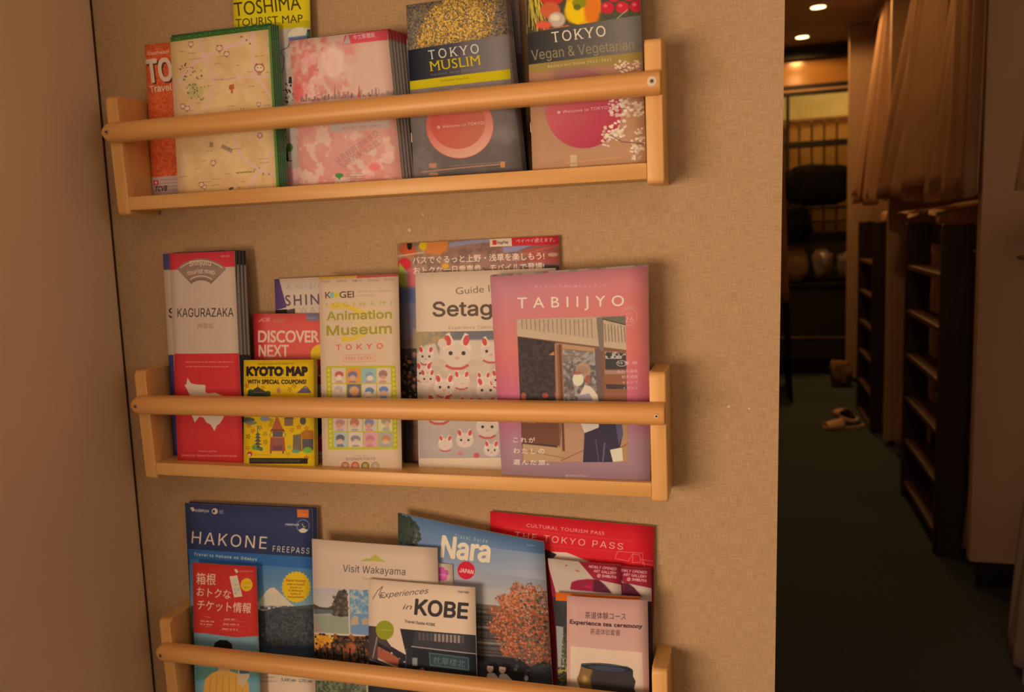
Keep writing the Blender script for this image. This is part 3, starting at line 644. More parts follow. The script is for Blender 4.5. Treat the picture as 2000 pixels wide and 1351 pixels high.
a.T('TOKYO', 838, 109, 936, 96, 17, 'cdbba6', 0.0, sp=1.25, serif=0.09); a.T('MUSLIM', 840, 131, 940, 118, 18, 'c8960e', 0.0, sp=1.05, serif=0.09); a.T('Travelers\' Guide 2021-2022', 841, 140, 940, 127, 4, '8c7464', sp=1.3)
a.P([(800, 150), (996, 126), (997, 145), (801, 167)], 'b8920e'); a.T('Featured New Fes', 862, 151, 916, 145, 3.5, '6a5010')
a.G([(801, 167), (997, 145), (1020, 345), (808, 355)], '7c6254', '5a463c', (900, 150), (910, 350)); a.Z([(801, 167), (997, 145), (1020, 345), (808, 355)], '8a6e5e', 60, 0.55, 3, 0.3, 0.5)
a.ring(895, 190, 34, 26, 2, 'a87e62', 0.7); a.E(898, 239, 66, 67, 'b86a50'); a.E(898, 239, 66, 67, 'c24a3c', 0.8); a.G(ngon(898, 239, 65, 66), 'c0503c', 'd09a74', (880, 215), (912, 305), 0.75); a.E(894, 232, 54, 54, 'b8543a'); a.G(ngon(894, 232, 53, 53), 'bc4434', 'b05c3e', (850, 220), (930, 270), 0.8); a.E(868, 205, 16, 10, 'd08a70', 0.35, 5)
a.T('✿ Welcome to TOKYO!', 854, 244, 947, 235, 6, 'd8a48c', sp=1.15)
a.L([(822, 335), (900, 326), (985, 318)], 3, 'b0704a', 0.8); a.L([(880, 322), (985, 314)], 1.5, '8c6450', 0.9); a.R(838, 316, 853, 326, 'a86a48', 1, 1); a.R(838, 336, 856, 342, 'a86a48', 1, 1); a.R(978, 313, 987, 326, 'b87040')
done('muslim', a)
a = art('darkb', '4a3630', 'd09f78'); q = Q['darkb'][1]; a.G([(980, -30), (1015, -30), (1016, 120), (985, 120)], '6a5048', '54403a', (990, 0), (990, 120)); a.R(985, 120, 1012, 360, '5a4438'); a.R(1008, 100, 1040, 262, '3c2a26'); a.R(1010, 262, 1040, 360, '171414'); a.R(991, 40, 995, 80, '1e1816'); done('darkb', a)

a = art('vegan', 'a06844', 'cb9c76'); q = Q['vegan'][1]
a.P([(1026, -50), (1252, -60), (1256, 30), (1028, 66)], '4a3a26'); a.Z([(1026, -50), (1060, -50), (1060, 66), (1028, 66)], '3c2c1a', 6, 0.5, 2)
for i in range(26): 
    rs = random.Random(i); x = rs.uniform(1027, 1055); a.L([(x, rs.uniform(-40, 0)), (x + rs.uniform(-4, 26), rs.uniform(30, 62))], 1.6, rs.choice(['b8902c', '9a7420', 'c8a23c']), 0.9)
a.E(1078, -8, 26, 18, 'b8301e', 1, 1); a.E(1075, 20, 20, 16, 'b84c28', 1, 2); a.E(1088, 38, 17, 15, 'b08a6c', 1, 2); a.E(1085, 34, 9, 6, 'd0b090', 1, 2); a.E(1062, 48, 16, 8, 'c8482a', 1, 3); a.P([(1048, 62), (1110, 48), (1120, 54), (1050, 64)], 'c85a30', 1, 2)
a.E(1140, 10, 34, 40, 'd0860e', 1, 1); a.E(1125, 22, 22, 24, 'e0a010', 0.9, 3); a.E(1158, 16, 17, 32, 'cc5c18', 0.9, 4); a.E(1132, 6, 14, 10, '7a6a14', 0.9, 2); a.E(1128, 14, 7, 6, '5c5412', 0.9, 1)
for x, y in ((1187, 15), (1216, 14), (1243, 12), (1200, -8), (1230, -10), (1180, -20), (1255, -6)): a.E(x, y, 13, 12, 'b82226', 1, 1); a.E(x-4, y-4, 4, 3, 'd8605a', 0.8, 1)
a.Z([(1170, 26), (1254, 20), (1256, 44), (1172, 52)], '4c5230', 5, 0.5, 4, 0.2, 0.7); a.L([(1200, 40), (1226, 18)], 1.5, '9aa05a')
a.G([(1028, 64), (1252, 28), (1254, 100), (1030, 126)], '2c2620', '6e5a4a', (1030, 90), (1210, 70)); 
a.T('TOKYO', 1079, 82, 1184, 69, 20, 'd8c0a0', 0.0, sp=1.15, serif=0.09); a.T('Vegan & Vegetarian', 1038, 116, 1240, 94, 19, '8a6c48', 0.0, sp=1.0, serif=0.06)
a.P([(1030, 125), (1254, 99), (1255, 118), (1031, 142)], '8c6830'); a.T('Restaurant Guide 2021-2022', 1071, 131, 1195, 117, 5, 'd0b080', sp=1.35)
a.G([(1031, 142), (1255, 118), (1264, 325), (1040, 338)], '9a6040', 'a87048', (1130, 130), (1140, 330)); a.E(1141, 213, 77, 80, 'a06a50'); a.E(1140, 212, 75, 77, 'a83a3a'); a.G(ngon(1140, 212, 75, 77), 'b8584a', 'a03038', (1070, 180), (1160, 280), 0.9); a.E(1128, 145, 50, 16, '805044', 0.7, 8)
a.T('✿ Welcome to TOKYO!', 1089, 221, 1190, 211, 6, 'd8a090', sp=1.15)
for x, y, r in ((1215, 212, 24), (1235, 205, 20), (1252, 215, 18), (1195, 262, 20), (1212, 250, 17), (1185, 272, 14), (1245, 280, 17), (1252, 262, 13), (1240, 300, 13), (1215, 130, 15), (1240, 128, 12), (1200, 200, 12)):
    rs = random.Random(int(x*y))
    for k in range(26):
        an, d = rs.uniform(0, 6.28), rs.uniform(0.2, 1) * r; a.E(x + d*math.cos(an), y + d*math.sin(an), r*.17, r*.14, rs.choice(['cfa684', 'c39a78', 'd8b494', 'b88c6c']), 0.85)
    a.E(x, y, r*.13, r*.13, '8c6448', 0.8)
a.L([(1192, 262), (1215, 276), (1258, 280)], 2, '6e4a38'); a.L([(1205, 136), (1225, 130)], 2, '6e4a38')
a.L([(1105, 318), (1215, 306)], 3, 'b87448'); a.R(1114, 302, 1127, 318, 'b88c58'); a.R(1114, 320, 1128, 326, 'b88c58')
done('vegan', a); a = art('vegan', '7c5c48', 'd09f78'); done('vegan_back', a)

# --- rack 2 ---
def ku_map(a, nm, jp, x0, dx=0.0, red='a82220', blue=None):
    a.P([(x0, 494), (462, 486), (463, 518), (x0, 526)], red); 
a = art('shinjuku', 'b08868', 'b88c68'); a.P([(316, 494), (462, 484), (463, 516), (318, 526)], '4a3c5c'); a.P([(327, 688), (480, 682), (480, 900), (330, 900)], '3c3258'); a.T('ShinjukU', 329, 616, 420, 614, 18, '241c1a', 0.01)
a.L([(338, 577), (335, 588)], 2.5, '241c1a'); a.L([(341, 625), (340, 632), (343, 643)], 2.5, '241c1a'); done('shinjuku', a)
a = art('kagura', 'aa7e5a', 'b4875f')
a.P([(329, 492), (460, 486), (461, 519), (332, 526)], 'b02c28'); a.T('中文', 432, 502, 450, 501, 4, 'd08070')
cx, cy = 394, 575
def arc(r, a0, a1, n=14): return [(cx + r*math.sin(t), cy - r*math.cos(t)*1.0) for t in [math.radians(a0 + (a1-a0)*i/n) for i in range(n+1)]]
a.P(arc(70, -43, 43) + arc(30, 40, -40)[0:], '6e4c36'); a.P(arc(71, -43, 43) + arc(34, 36, -36), '80583e'); a.L(arc(67, -38, 38), 1.4, 'c49c78'); a.L(arc(38, -34, 34), 1.4, 'c49c78')
a.T('Shinjuku', 371, 519, 413, 518, 9.5, 'cfa684', bend=2.2); a.T('tourist map', 367, 536, 421, 534, 8.5, 'cfa684', bend=3.2)
a.T('KAGURAZAKA', 347, 615, 456, 614, 16.5, '2a1e1a', 0.0); a.T('神楽坂', 386, 637, 418, 636, 10.5, '8c5c34', 0.005)
a.P([(340, 686), (471, 685), (480, 910), (342, 905)], 'ac2620'); a.lines(363, 701, 458, 710, 2, 2, 'c86a5c', 1, 0.7)
MP = [(366, 733), (370, 738), (374, 744), (384, 746), (402, 747), (402, 760), (406, 764), (420, 762), (434, 768), (444, 771), (448, 790), (440, 800), (437, 812), (430, 824), (424, 828), (420, 839), (416, 833), (412, 826), (404, 822), (398, 812), (390, 810), (381, 822), (377, 812), (372, 800), (373, 782), (378, 770), (370, 766), (366, 756), (361, 748), (365, 744)]
a.P(MP, 'b48c68'); a.T('Produced by', 388, 881, 424, 881, 3, 'd08a78'); a.T('Shinjuku City / Shinjuku Convention & Visitors Bureau', 354, 890, 463, 891, 4, 'd8988a', 0.01)
done('kagura', a)
a = art('kagura', '3c302c', 'bc906a'); a.R(455, 480, 475, 517, '1c1a1a'); a.R(455, 517, 480, 690, '6a5444'); a.R(455, 690, 482, 910, '241a1c'); a.P([(463, 545), (468, 560), (463, 575)], '2a1e1a'); done('kagura_back', a)

a = art('shin', 'c29a78', 'cc9e78'); a.P([(534, 544), (545, 544), (560, 600), (538, 606)], '5c3c60'); a.P([(536, 606), (560, 604), (572, 616), (540, 618)], '221a18'); a.P([(560, 606), (576, 602), (577, 612), (562, 614)], '4a3830')
a.T('A hundred SHINJUKU', 560, 565, 720, 558, 10, '9a8474', sp=1.5); a.T('SHINJUKU', 558, 597, 700, 591, 20, '5c4450', 0.012, sp=1.3); a.T('WALKS', 586, 611, 660, 608, 11, '9a8474', sp=1.4); done('shin', a)
a = art('discover', 'cc4c3c', 'cc9e78'); a.G([(493, 611), (524, 611), (530, 912), (500, 912)], 'ac1c20', 'cc4c3c', (495, 640), (522, 640))
a.T('JCB', 505, 628, 527, 627, 6.5, 'dc9078', 0.02, shear=.3); a.T('Grutto', 536, 630, 556, 628, 6, '9c8058', 0.02); a.R(600, 611, 624, 626, '7c6a78'); a.T('English', 602, 622, 620, 622, 2.6, 'b8a0a0')
a.T('DISCOVER', 505, 668, 624, 668, 22, 'dca07c', 0.03, sp=0.97); a.T('NEXT', 506, 696, 565, 696, 22, 'dca07c', 0.03, sp=0.97); a.E(628, 692, 20, 20, 'dc9c1e')
a.R(500, 702, 690, 750, 'ac2430'); a.T('U', 619, 735, 640, 735, 22, 'd8a088', 0.03); a.R(500, 750, 690, 812, '9c8a80'); a.R(606, 812, 640, 850, '241c1c'); a.R(606, 850, 690, 880, 'b8303c'); a.S([(612, 845), (630, 845), (630, 862), (612, 862)], 30, .8, 1.4, ['141414', 'd0b0a0']); a.R(500, 882, 690, 915, 'c49c80')
a.T('G', 618, 775, 629, 775, 8, '5c4c44', 0.03); a.lines(616, 888, 680, 905, 3, 2, '6a5a50', 3); done('discover', a)

a = art('kyoto', 'c8900e', 'cc9e78'); q = Q['kyoto'][1]; a.Z(q, 'd0981a', 40, .5, 3, .3, .7)
a.T('Special Coupons of Kyoto Map Free', 505, 712, 574, 711, 4, '6a4a14'); a.T('KYOTO MAP', 482, 732, 600, 732, 15.5, '2c1c14', 0.075, font='b', sp=1.02, serif=.03)
for x0, x1 in ((519, 531), (549, 561)): a.L([((x0+x1)/2, 719), ((x0+x1)/2, 731)], 2.2, '8a6424', 0.7)
a.lines(484, 736, 596, 736, 1, 1.3, '8a6420', 2, 0.8); a.T('WITH SPECIAL COUPONS!', 484, 748, 598, 748, 7.5, '2c1c14', 0.045, font='b', sp=1.1)
def roofh(x, y, w, c1, c2, n=1):
    for k in range(n):
        ww = w * (1 - .13*(n-1-k)); yy = y + k*w*.28
        a.P([(x-ww/2, yy), (x-ww*.3, yy-w*.16), (x+ww*.3, yy-w*.16), (x+ww/2, yy)], c1); a.R(x-ww*.3, yy, x+ww*.3, yy+w*.14, c2)
a.P([(484, 766), (504, 754), (524, 766)], '3c3828'); a.R(494, 764, 516, 772, '6e4c3c'); a.E(506, 770, 24, 4.5, '2e3824', .9); a.E(490, 765, 6, 6, '2c4a2c'); a.E(524, 766, 5, 4, '3c4a2c'); a.L([(504, 750), (504, 757)], 1.5, '3c3828')
a.P([(580, 766), (590, 757), (597, 751), (604, 758), (608, 766)], '5c4658'); a.P([(594, 757), (597, 751), (601, 757)], '8a6a50'); a.E(545, 761, 5, 6, 'b07a3c'); a.P([(541, 761), (545, 755), (549, 761), (545, 767)], 'a85c3c')
for x, y, c in ((482, 752, 'a8401c'), (514, 756, 'a05a14'), (567, 759, '8a5c14'), (576, 752, '7a6414'), (487, 830, 'a83c1c'), (494, 840, 'a83418'), (485, 851, '5a4a14'), (530, 828, '8a6414'), (518, 846, '8a5c14'), (571, 838, '9c5420'), (584, 832, 'a03c20'), (599, 835, 'a83c18'), (519, 862, '7c5c1c'), (563, 885, 'b06a1c'), (531, 820, '6a5a1c'), (599, 893, 'a02c28'), (484, 874, 'a8501c'), (508, 834, '4a5a44')):
    for k in range(5): t = k*1.257+x; a.P([(x, y), (x+4.4*math.cos(t-.3), y+4.4*math.sin(t-.3)), (x+5.2*math.cos(t), y+5.2*math.sin(t)), (x+4.4*math.cos(t+.3), y+4.4*math.sin(t+.3))], c, .9)
for k in range(5): w = 11 - k*.0 + k*2.2; a.P([(504-w/2, 848+k*6.5), (504, 843+k*6.5), (504+w/2, 848+k*6.5)], '4c4438'); a.R(501, 848+k*6.5, 507, 852+k*6.5, '6a5c44')
a.L([(503.5, 830), (503.5, 846)], 1.2, '4c4438'); a.E(497, 873, 5, 5, '5c8a34'); a.E(510, 876, 4, 4, '4c6a34')
a.P([(540, 812), (543, 812), (553, 836), (532, 836)], 'a04c2c'); a.P([(528, 841), (531, 836), (554, 836), (558, 841)], '7c3c28'); a.R(533, 841, 553, 852, '5c4a48'); a.P([(529, 853), (556, 853), (558, 880), (527, 880)], '9c4430'); a.R(533, 856, 552, 867, '8a4c3c'); a.R(533, 869, 552, 878, '6e4038'); a.R(528, 880, 531, 885, '7c4030'); a.R(552, 880, 555, 885, '7c4030'); a.ring(531, 848, 3, 5, 1.2, '7c5c3c'); a.ring(555, 848, 3, 5, 1.2, '7c5c3c')
a.R(556, 815, 573, 830, '7c5438'); a.P([(554, 816), (564, 808), (576, 816)], '5c4030'); a.E(480, 818, 18, 5, '3c4034', .9, 1); a.E(490, 824, 12, 4, '54605c', .8, 1); a.E(518, 816, 10, 5, '64708a', .8, 1); a.E(592, 820, 6, 8, '3c3c34', .9, 1)
a.P([(573, 848), (588, 846), (590, 880), (572, 880)], '6e543c'); a.P([(587, 844), (596, 838), (612, 839), (613, 856), (590, 856)], 'a05a1c'); a.P([(590, 856), (612, 856), (612, 878), (591, 879)], '564640'); a.E(578, 880, 8, 4, '5c8a5c', .9); a.E(601, 878, 9, 6, '6c9a2c', .95); a.E(566, 872, 4, 4, '8a9a34', .9)
a.E(488, 886, 5, 5, 'a82c20'); a.E(487, 888, 3, 2.5, 'd8a080'); a.lines(496, 887, 530, 887, 1, 1.2, '9a6a14', 1, .8); a.R(487, 894, 601, 905, '2c2218'); a.lines(489, 897, 598, 900, 2, 1.4, '6e5a40', 5, .9); done('kyoto', a)

a = art('anim', 'cb9b72', 'd2a47c')
a.P([(622, 541), (702, 538), (702, 542), (622, 546)], 'cc8c34'); a.P([(699, 538), (779, 534), (779, 539), (697, 543)], 'bc4c3c')
for i, s in enumerate(('English', '简体中文', '繁體中文', 'Français', '한국어')): a.T(s, 627 + i*31, 551.5 - i*.8, 646 + i*31 + (3 if i == 3 else 0), 551 - i*.8, 4.2, '8a6c54')
a.T('K', 636, 582, 646, 581.5, 12, '5c4430', 0.02); a.E(649.5, 575.5, 5, 5.6, '7ca08c'); a.E(657.5, 575.2, 5, 5.6, 'c8a030'); a.T('GEI', 664, 581, 692, 580, 12, '5c4430', 0.025); a.T('TOKYO POLYTECHNIC', 697, 571, 764, 569, 3.2, '8a6c58', sp=1.4); a.T('UNIVERSITY', 697, 578.5, 734, 577.5, 3.2, '8a6c58', sp=1.4)
a.P([(646, 592), (660, 589), (680, 593), (700, 600), (714, 607), (722, 614), (700, 612), (684, 603), (664, 600), (646, 604)], 'd09c34'); a.P([(684, 656), (700, 652), (724, 646), (714, 654), (690, 664), (668, 666), (666, 654)], 'd09c34'); a.Z([(690, 600), (760, 600), (760, 650), (690, 655)], 'd2a858', 20, .5, 3, .2, .5)
a.T('SUGINAMI', 636, 599, 765, 594, 7.5, 'a8903c', 0.01, sp=2.2)
a.T('Animation', 639, 624, 765, 620, 15.5, '96802a', 0.035); a.T('Museum', 639, 653.5, 765, 649, 18, '96802a', 0.035)
a.T('TOKYO', 657, 682, 748, 679, 10, 'c85440', 0.03, sp=1.6); a.L([(673, 692), (731, 690.5), (733, 696), (731, 704), (673, 705), (671, 699), (673, 692)], 0.9, 'cc6c54'); a.T('FREE ENTRY!', 676, 702, 729, 700.5, 6.5, 'c86450', 0.01, sp=1.1)
a.P([(637, 716), (640, 713), (770, 712), (773, 715), (777, 873), (774, 877), (644, 878), (641, 875)], 'b09c24')
for i in range(17): 
    y = 719 + i*9.2; a.R(640.2 + i*.24, y, 644.2 + i*.24, y+5, 'c8b040'); a.R(766.8 + i*.24, y-1, 770.8 + i*.24, y+4, 'c8b040')
tc = [('c8a080','b8482c'),('cc7c3c','6c5c78'),('8ca0a0','7c84a0'),('c8a080','8c6048'),('c8a484','a89078'),('6c5c5c','c88c4c'),('c8a484','4c7484'),('c8a080','54749c'),('c8a080','c8543c'),('cca484','a08c78'),('c8a080','a89484'),('c0a06c','786450'),('cc9880','a86c60'),('c8a484','b05c3c'),('c0a080','787084'),('c8b070','907858'),('a0a098','5c4c48'),('c8a484','7c6c64'),('c8807c','b0645c'),('a08c70','b86c3c')]
for r in range(5):
    for c in range(4):
        bg, fg = tc[(r*4+c) % 20]; x = 648 + c*29.3 + r*1.0; y = 717 + r*31.5; a.R(x, y, x+27.3, y+29.6, bg); rs = random.Random(r*4+c)
        ex, ey = x+13.5+rs.uniform(-2, 2), y+14+rs.uniform(-2, 2); a.E(ex, ey-2, rs.uniform(7.5, 10), rs.uniform(6, 9), fg, .9, 1); a.E(ex+rs.uniform(-2, 2), ey+4, rs.uniform(5, 7), rs.uniform(4, 6), rs.choice(['d0a078', 'cc9068', 'd8b090', 'c87c58']), .95, 1)
        a.P([(ex-8, y+29), (ex-5, ey+10), (ex+5, ey+10), (ex+8, y+29)], rs.choice([fg, 'b86050', '8c8078']), .7, 1)
a.T('ANIMATION', 690, 891, 717, 890.5, 2.6, '9a7c64'); a.T('SUGINAMI TOKYO', 676, 899, 733, 898, 5.5, '7c5c4c', 0.005)
for i, c in enumerate(('a8603c', 'b8503c', '7c6c20', 'a08058')): x = 674.5 + i*19.6; a.E(x, 909.5, 8, 8, c); a.E(x, 910, 5, 5, 'd0a47c', .8); a.ring(x, 910, 3, 3, 1.2, c)
done('anim', a)

a = art('bus', '86604a', 'd2a47c'); q = Q['bus'][1]
a.G([(776, 474), (1092, 458), (1094, 545), (778, 560)], 'a07050', '8c5848', (800, 480), (1090, 540)); a.Z([(776, 474), (1092, 458), (1094, 545), (778, 560)], '6e5040', 18, .55, 3, .2, .6)
a.E(795, 486, 16, 12, 'b8502c', 1, 2); a.E(800, 479, 5, 9, '2c1c14', 1, 1); a.E(803, 494, 12, 6, 'c8502c', 1, 2); a.E(828, 480, 10, 9, 'd49c1c', 1, 2); a.P([(835, 472), (876, 470), (874, 488), (858, 498), (830, 494)], 'cc7034', 1, 3); a.L([(776, 500), (830, 492)], 3, 'c89c6c', .8); a.E(790, 515, 13, 12, 'c82c2c', 1, 2); a.P([(780, 512), (795, 530), (800, 560), (790, 575), (778, 540)], '9a9c2c', .95, 2); a.P([(792, 528), (812, 520), (812, 570), (798, 560)], 'c85c54', 1, 2); a.P([(786, 525), (797, 530), (795, 555)], 'a89888', .9, 1); a.E(870, 519, 7, 5, 'd48c24', 1, 1)
a.P([(878, 474), (958, 464), (958, 472), (878, 482)], '8c849c', 1, 1); a.P([(982, 482), (1040, 478), (1010, 490), (984, 493)], '8c7c94', 1, 1)
a.P([(1020, 488), (1092, 470), (1092, 515), (1040, 512)], 'a8483c', .8, 2); a.L([(1005, 500), (1092, 478)], 2.5, 'b8583c'); a.L([(1010, 512), (1092, 500)], 2.5, 'a8402c'); a.L([(1060, 520), (1092, 522)], 8, '4c3838', 1, 1); a.E(1080, 497, 10, 4, 'c09070', .9, 1)
a.P([(956, 465), (999, 463), (1000, 480), (957, 482)], 'd8b08c'); a.R(962, 469, 970, 478, 'c8382c'); a.T('PayPay', 972, 477, 993, 475, 5.5, '5c4038', 0.015); a.P([(999, 462), (1091, 458), (1092, 477), (1000, 480)], 'c42c2c'); a.T('ペイペイ使えます。', 1007, 474, 1083, 471, 7.5, 'd8a088', 0.02, shear=0.15)
a.T('バスでぐるっと上野・浅草を楽しもう!', 806, 514, 1063, 505, 13, 'd8ac84', 0.022); a.T('おトクな一日乗車券、モバイルで登場!', 808, 534, 1063, 525, 13, 'd8ac84', 0.022)
a.P([(776, 560), (830, 560), (832, 620), (782, 620)], '54587c', .9, 6); a.P([(778, 590), (830, 590), (832, 660), (786, 660)], '7c6c70', .8, 6); a.R(806, 640, 815, 680, 'a07c60', .9, 2)
a.G([(782, 680), (1100, 670), (1102, 800), (784, 800)], '4c3c34', '2c2424', (800, 690), (800, 790)); a.S([(782, 690), (830, 690), (830, 780), (784, 780)], 90, 1.5, 5, ['b85c2c', '2c2424', '8a6450', 'c87c44', '1c1818'], 5, .8); a.Z([(783, 790), (840, 790), (840, 920), (789, 920)], '8a5634', 12, .5, 7, .2, .8); a.P([(785, 800), (806, 800), (806, 915), (790, 915)], '3c3440', .6, 3); a.R(788, 900, 840, 930, '3c3840', .8, 2)
done('bus', a)

a = art('setag', 'd2a47c', 'd6a67e')
a.T('Guide In', 891, 574, 969, 568, 13, '7c6044', 0.0); a.T('Setagaya', 846, 616, 1035, 612, 27, '5c4434', 0.022); a.T('Experience Community', 877, 641, 984, 639.7, 6.3, '8c6c50', 0, sp=1.15)
PH = [(813, 646), (1090, 642), (1093, 892), (820, 894)]
a.P(PH, 'c8a080'); a.G([(813, 646), (1090, 642), (1090, 700), (814, 704)], 'a08058', '6c605c', (816, 650), (900, 650)); a.Z([(813, 646), (880, 646), (880, 690), (814, 700)], 'b8864c', 14, .5, 3, .3, .8)
a.P([(813, 690), (830, 672), (850, 668), (858, 690), (860, 660), (868, 662), (1090, 660), (1092, 892), (819, 894)], 'c79f7e', 1, 2); a.Z([(813, 700), (1090, 700), (1092, 892), (819, 894)], 'b48c72', 34, .5, 5, .3, .7); a.G([(814, 780), (1090, 780), (1093, 892), (820, 894)], 'c29a7a', '9c8278', (900, 790), (900, 890), .7)
def cat(x, y, s, eye=True, col=True, tw=0):
    a.E(x, y, s, s*.86, 'cda586', .95, 1)
    for d in (-1, 1):
        a.P([(x+d*s*.95, y-s*.2), (x+d*s*.72, y-s*1.25), (x+d*s*.5, y-s*1.35), (x+d*s*.12, y-s*.62)], 'd8b294', 1, 0); a.E(x+d*s*.6, y-s*.85, s*.2, s*.34, 'c04038', .95, 0, d*.25)
        if eye: a.E(x+d*s*.42, y-s*.02, s*.13, s*.13, '3c3024', .95)
    a.E(x, y+s*.3, s*.16, s*.1, 'c8806c', .8)
    if col: a.L([(x-s*.75, y+s*.78), (x-s*.3, y+s*.98), (x+s*.3, y+s*.98), (x+s*.75, y+s*.74)], s*.17, 'bc4438', .9)
cat(893, 688, 30); a.E(864, 668, 9, 9, 'cda586', .95, 1); cat(960, 684, 22); cat(832, 694, 16); cat(828, 727, 17); cat(835, 738, 15, col=False); cat(868, 754, 20); cat(902, 742, 16, eye=False); cat(945, 742, 14, eye=False); cat(950, 760, 20); cat(975, 740, 16); cat(858, 800, 26, eye=False); cat(912, 790, 14); cat(952, 832, 22); cat(908, 858, 17, col=False); cat(870, 866, 14, eye=False); cat(960, 878, 15, col=False); cat(1000, 860, 20)
a.E(931, 888, 6, 5, 'c04038', .8, 1); a.E(899, 884, 6, 5, 'c06050', .6, 1); a.P([(819, 894), (1093, 892), (1094, 935), (820, 935)], 'd4a880')
done('setag', a)

a = art('tabi', 'b8565a', 'd8a67c'); q = Q['tabi'][1]
a.G(q, 'bc6c66', 'cc6450', (1080, 530), (1120, 660)); a.G([(960, 690), (1268, 690), (1271, 800), (970, 800)], 'cc6250', 'b85660', (1100, 690), (1100, 790)); a.G([(968, 788), (1270, 790), (1272, 945), (978, 945)], 'b85660', '9a6a62', (1090, 790), (1100, 880))

a.T('おとなひとり旅応援ガイドブック', 1043, 564, 1184, 562, 6, 'd88c84', 0, sp=1.1); a.T('TABIIJYO', 1010, 604, 1219, 600, 21, 'dcb498', 0.005, sp=1.7)
a.ring(1229, 622, 16, 17, 1.2, 'cc8478'); a.T('VOL.', 1221, 618, 1236, 617.5, 4, 'cc8478'); a.T('26', 1221, 633, 1238, 632, 11, 'd49484'); a.T('2022.4-2023.3', 1214, 609, 1245, 606, 4, 'cc8478', bend=4)
a.P([(1009, 626), (1222, 620), (1226, 903), (1020, 903)], '7a4c34')
a.P([(1009, 626), (1222, 620), (1223, 688), (1010, 660)], 'b48a64'); a.S([(1009, 626), (1222, 620), (1222, 650), (1010, 640)], 50, 2, 6, ['a87e5a', 'bd946c'], 3, .5)
for i in range(17): x = 1018 + i*8.5; a.P([(x, 627), (x+1.6, 627), (x+2.4, 645+i*1.2), (x+1.2, 645+i*1.2)], '6e5440', .75)
a.P([(1010, 645), (1170, 668), (1222, 676), (1223, 686), (1010, 660)], 'bb9068'); a.P([(1164, 623), (1178, 622), (1179, 690), (1170, 690)], '7c604c'); a.P([(1176, 622), (1222, 620), (1222, 638), (1178, 626)], '6c5c44'); a.L([(1176, 626), (1222, 638)], 1.5, '3c2c24')
for i in range(7): x = 1180 + i*6.4; a.P([(x, 636+i*.8), (x+1.4, 636+i*.8), (x+3.6, 672), (x+2.4, 672)], '5c4434', .8)
a.P([(1011, 661), (1084, 672), (1090, 812), (1100, 903), (1020, 903)], '3c2c28'); a.Z([(1011, 661), (1084, 672), (1090, 800), (1015, 800)], '4c3a30', 9, .5, 3, .2, .8); a.P([(1071, 697), (1081, 690), (1082, 698)], 'b86c38'); a.E(1064, 776, 6, 5, 'a83c34', 1, 1); a.E(1022, 778, 5, 8, 'a04c34', 1, 1); a.E(1086, 775, 4, 7, '9c3c34', .9, 1)
a.P([(1082, 674), (1087, 675), (1094, 905), (1088, 905)], 'a06444'); a.P([(1087, 674), (1166, 684), (1168, 692), (1090, 684)], 'b07850'); a.P([(1089, 676), (1098, 677), (1104, 860), (1096, 860)], '985c38'); a.P([(1098, 686), (1163, 692), (1166, 790), (1100, 790)], '7c6250'); a.Z([(1098, 686), (1163, 692), (1166, 790), (1100, 790)], 'a08a74', 9, .52, 8, .15, .9); a.Z([(1098, 710), (1163, 710), (1166, 800), (1100, 800)], '54403a', 12, .5, 12, .2, .7)
a.P([(1161, 684), (1172, 686), (1178, 800), (1166, 800)], '6c4c40'); a.P([(1178, 690), (1222, 690), (1224, 800), (1180, 800)], '8c5034'); a.P([(1181, 692), (1222, 694), (1223, 725), (1182, 726)], '403830', 1, 1); a.Z([(1181, 690), (1222, 692), (1223, 705), (1182, 705)], 'b09478', 7, .5, 5); a.P([(1182, 754), (1223, 756), (1224, 764), (1184, 764)], '4c3630'); a.P([(1180, 727), (1222, 729), (1222, 735), (1181, 735)], 'a07054')
a.P([(1015, 806), (1090, 812), (1092, 872), (1020, 866)], '6e3c28'); a.P([(1018, 812), (1042, 815), (1044, 830), (1020, 828)], 'a8583c'); a.P([(1044, 815), (1068, 818), (1060, 828), (1046, 828)], 'b04438'); a.P([(1020, 868), (1095, 876), (1100, 903), (1020, 903)], 'b07c50', 1, 1); a.P([(1095, 820), (1140, 830), (1138, 903), (1092, 903)], 'ac7450', 1, 1); a.L([(1095, 900), (1140, 880)], 1.5, '8c4c30'); a.L([(1020, 880), (1100, 895)], 1.5, '8c5a34'); a.P([(1200, 830), (1225, 830), (1226, 903), (1195, 903)], 'a87048', 1, 1); a.L([(1205, 880), (1226, 868)], 1.5, '7c4428'); a.P([(1090, 676), (1095, 676), (1102, 882), (1097, 882)], '6e3a24')
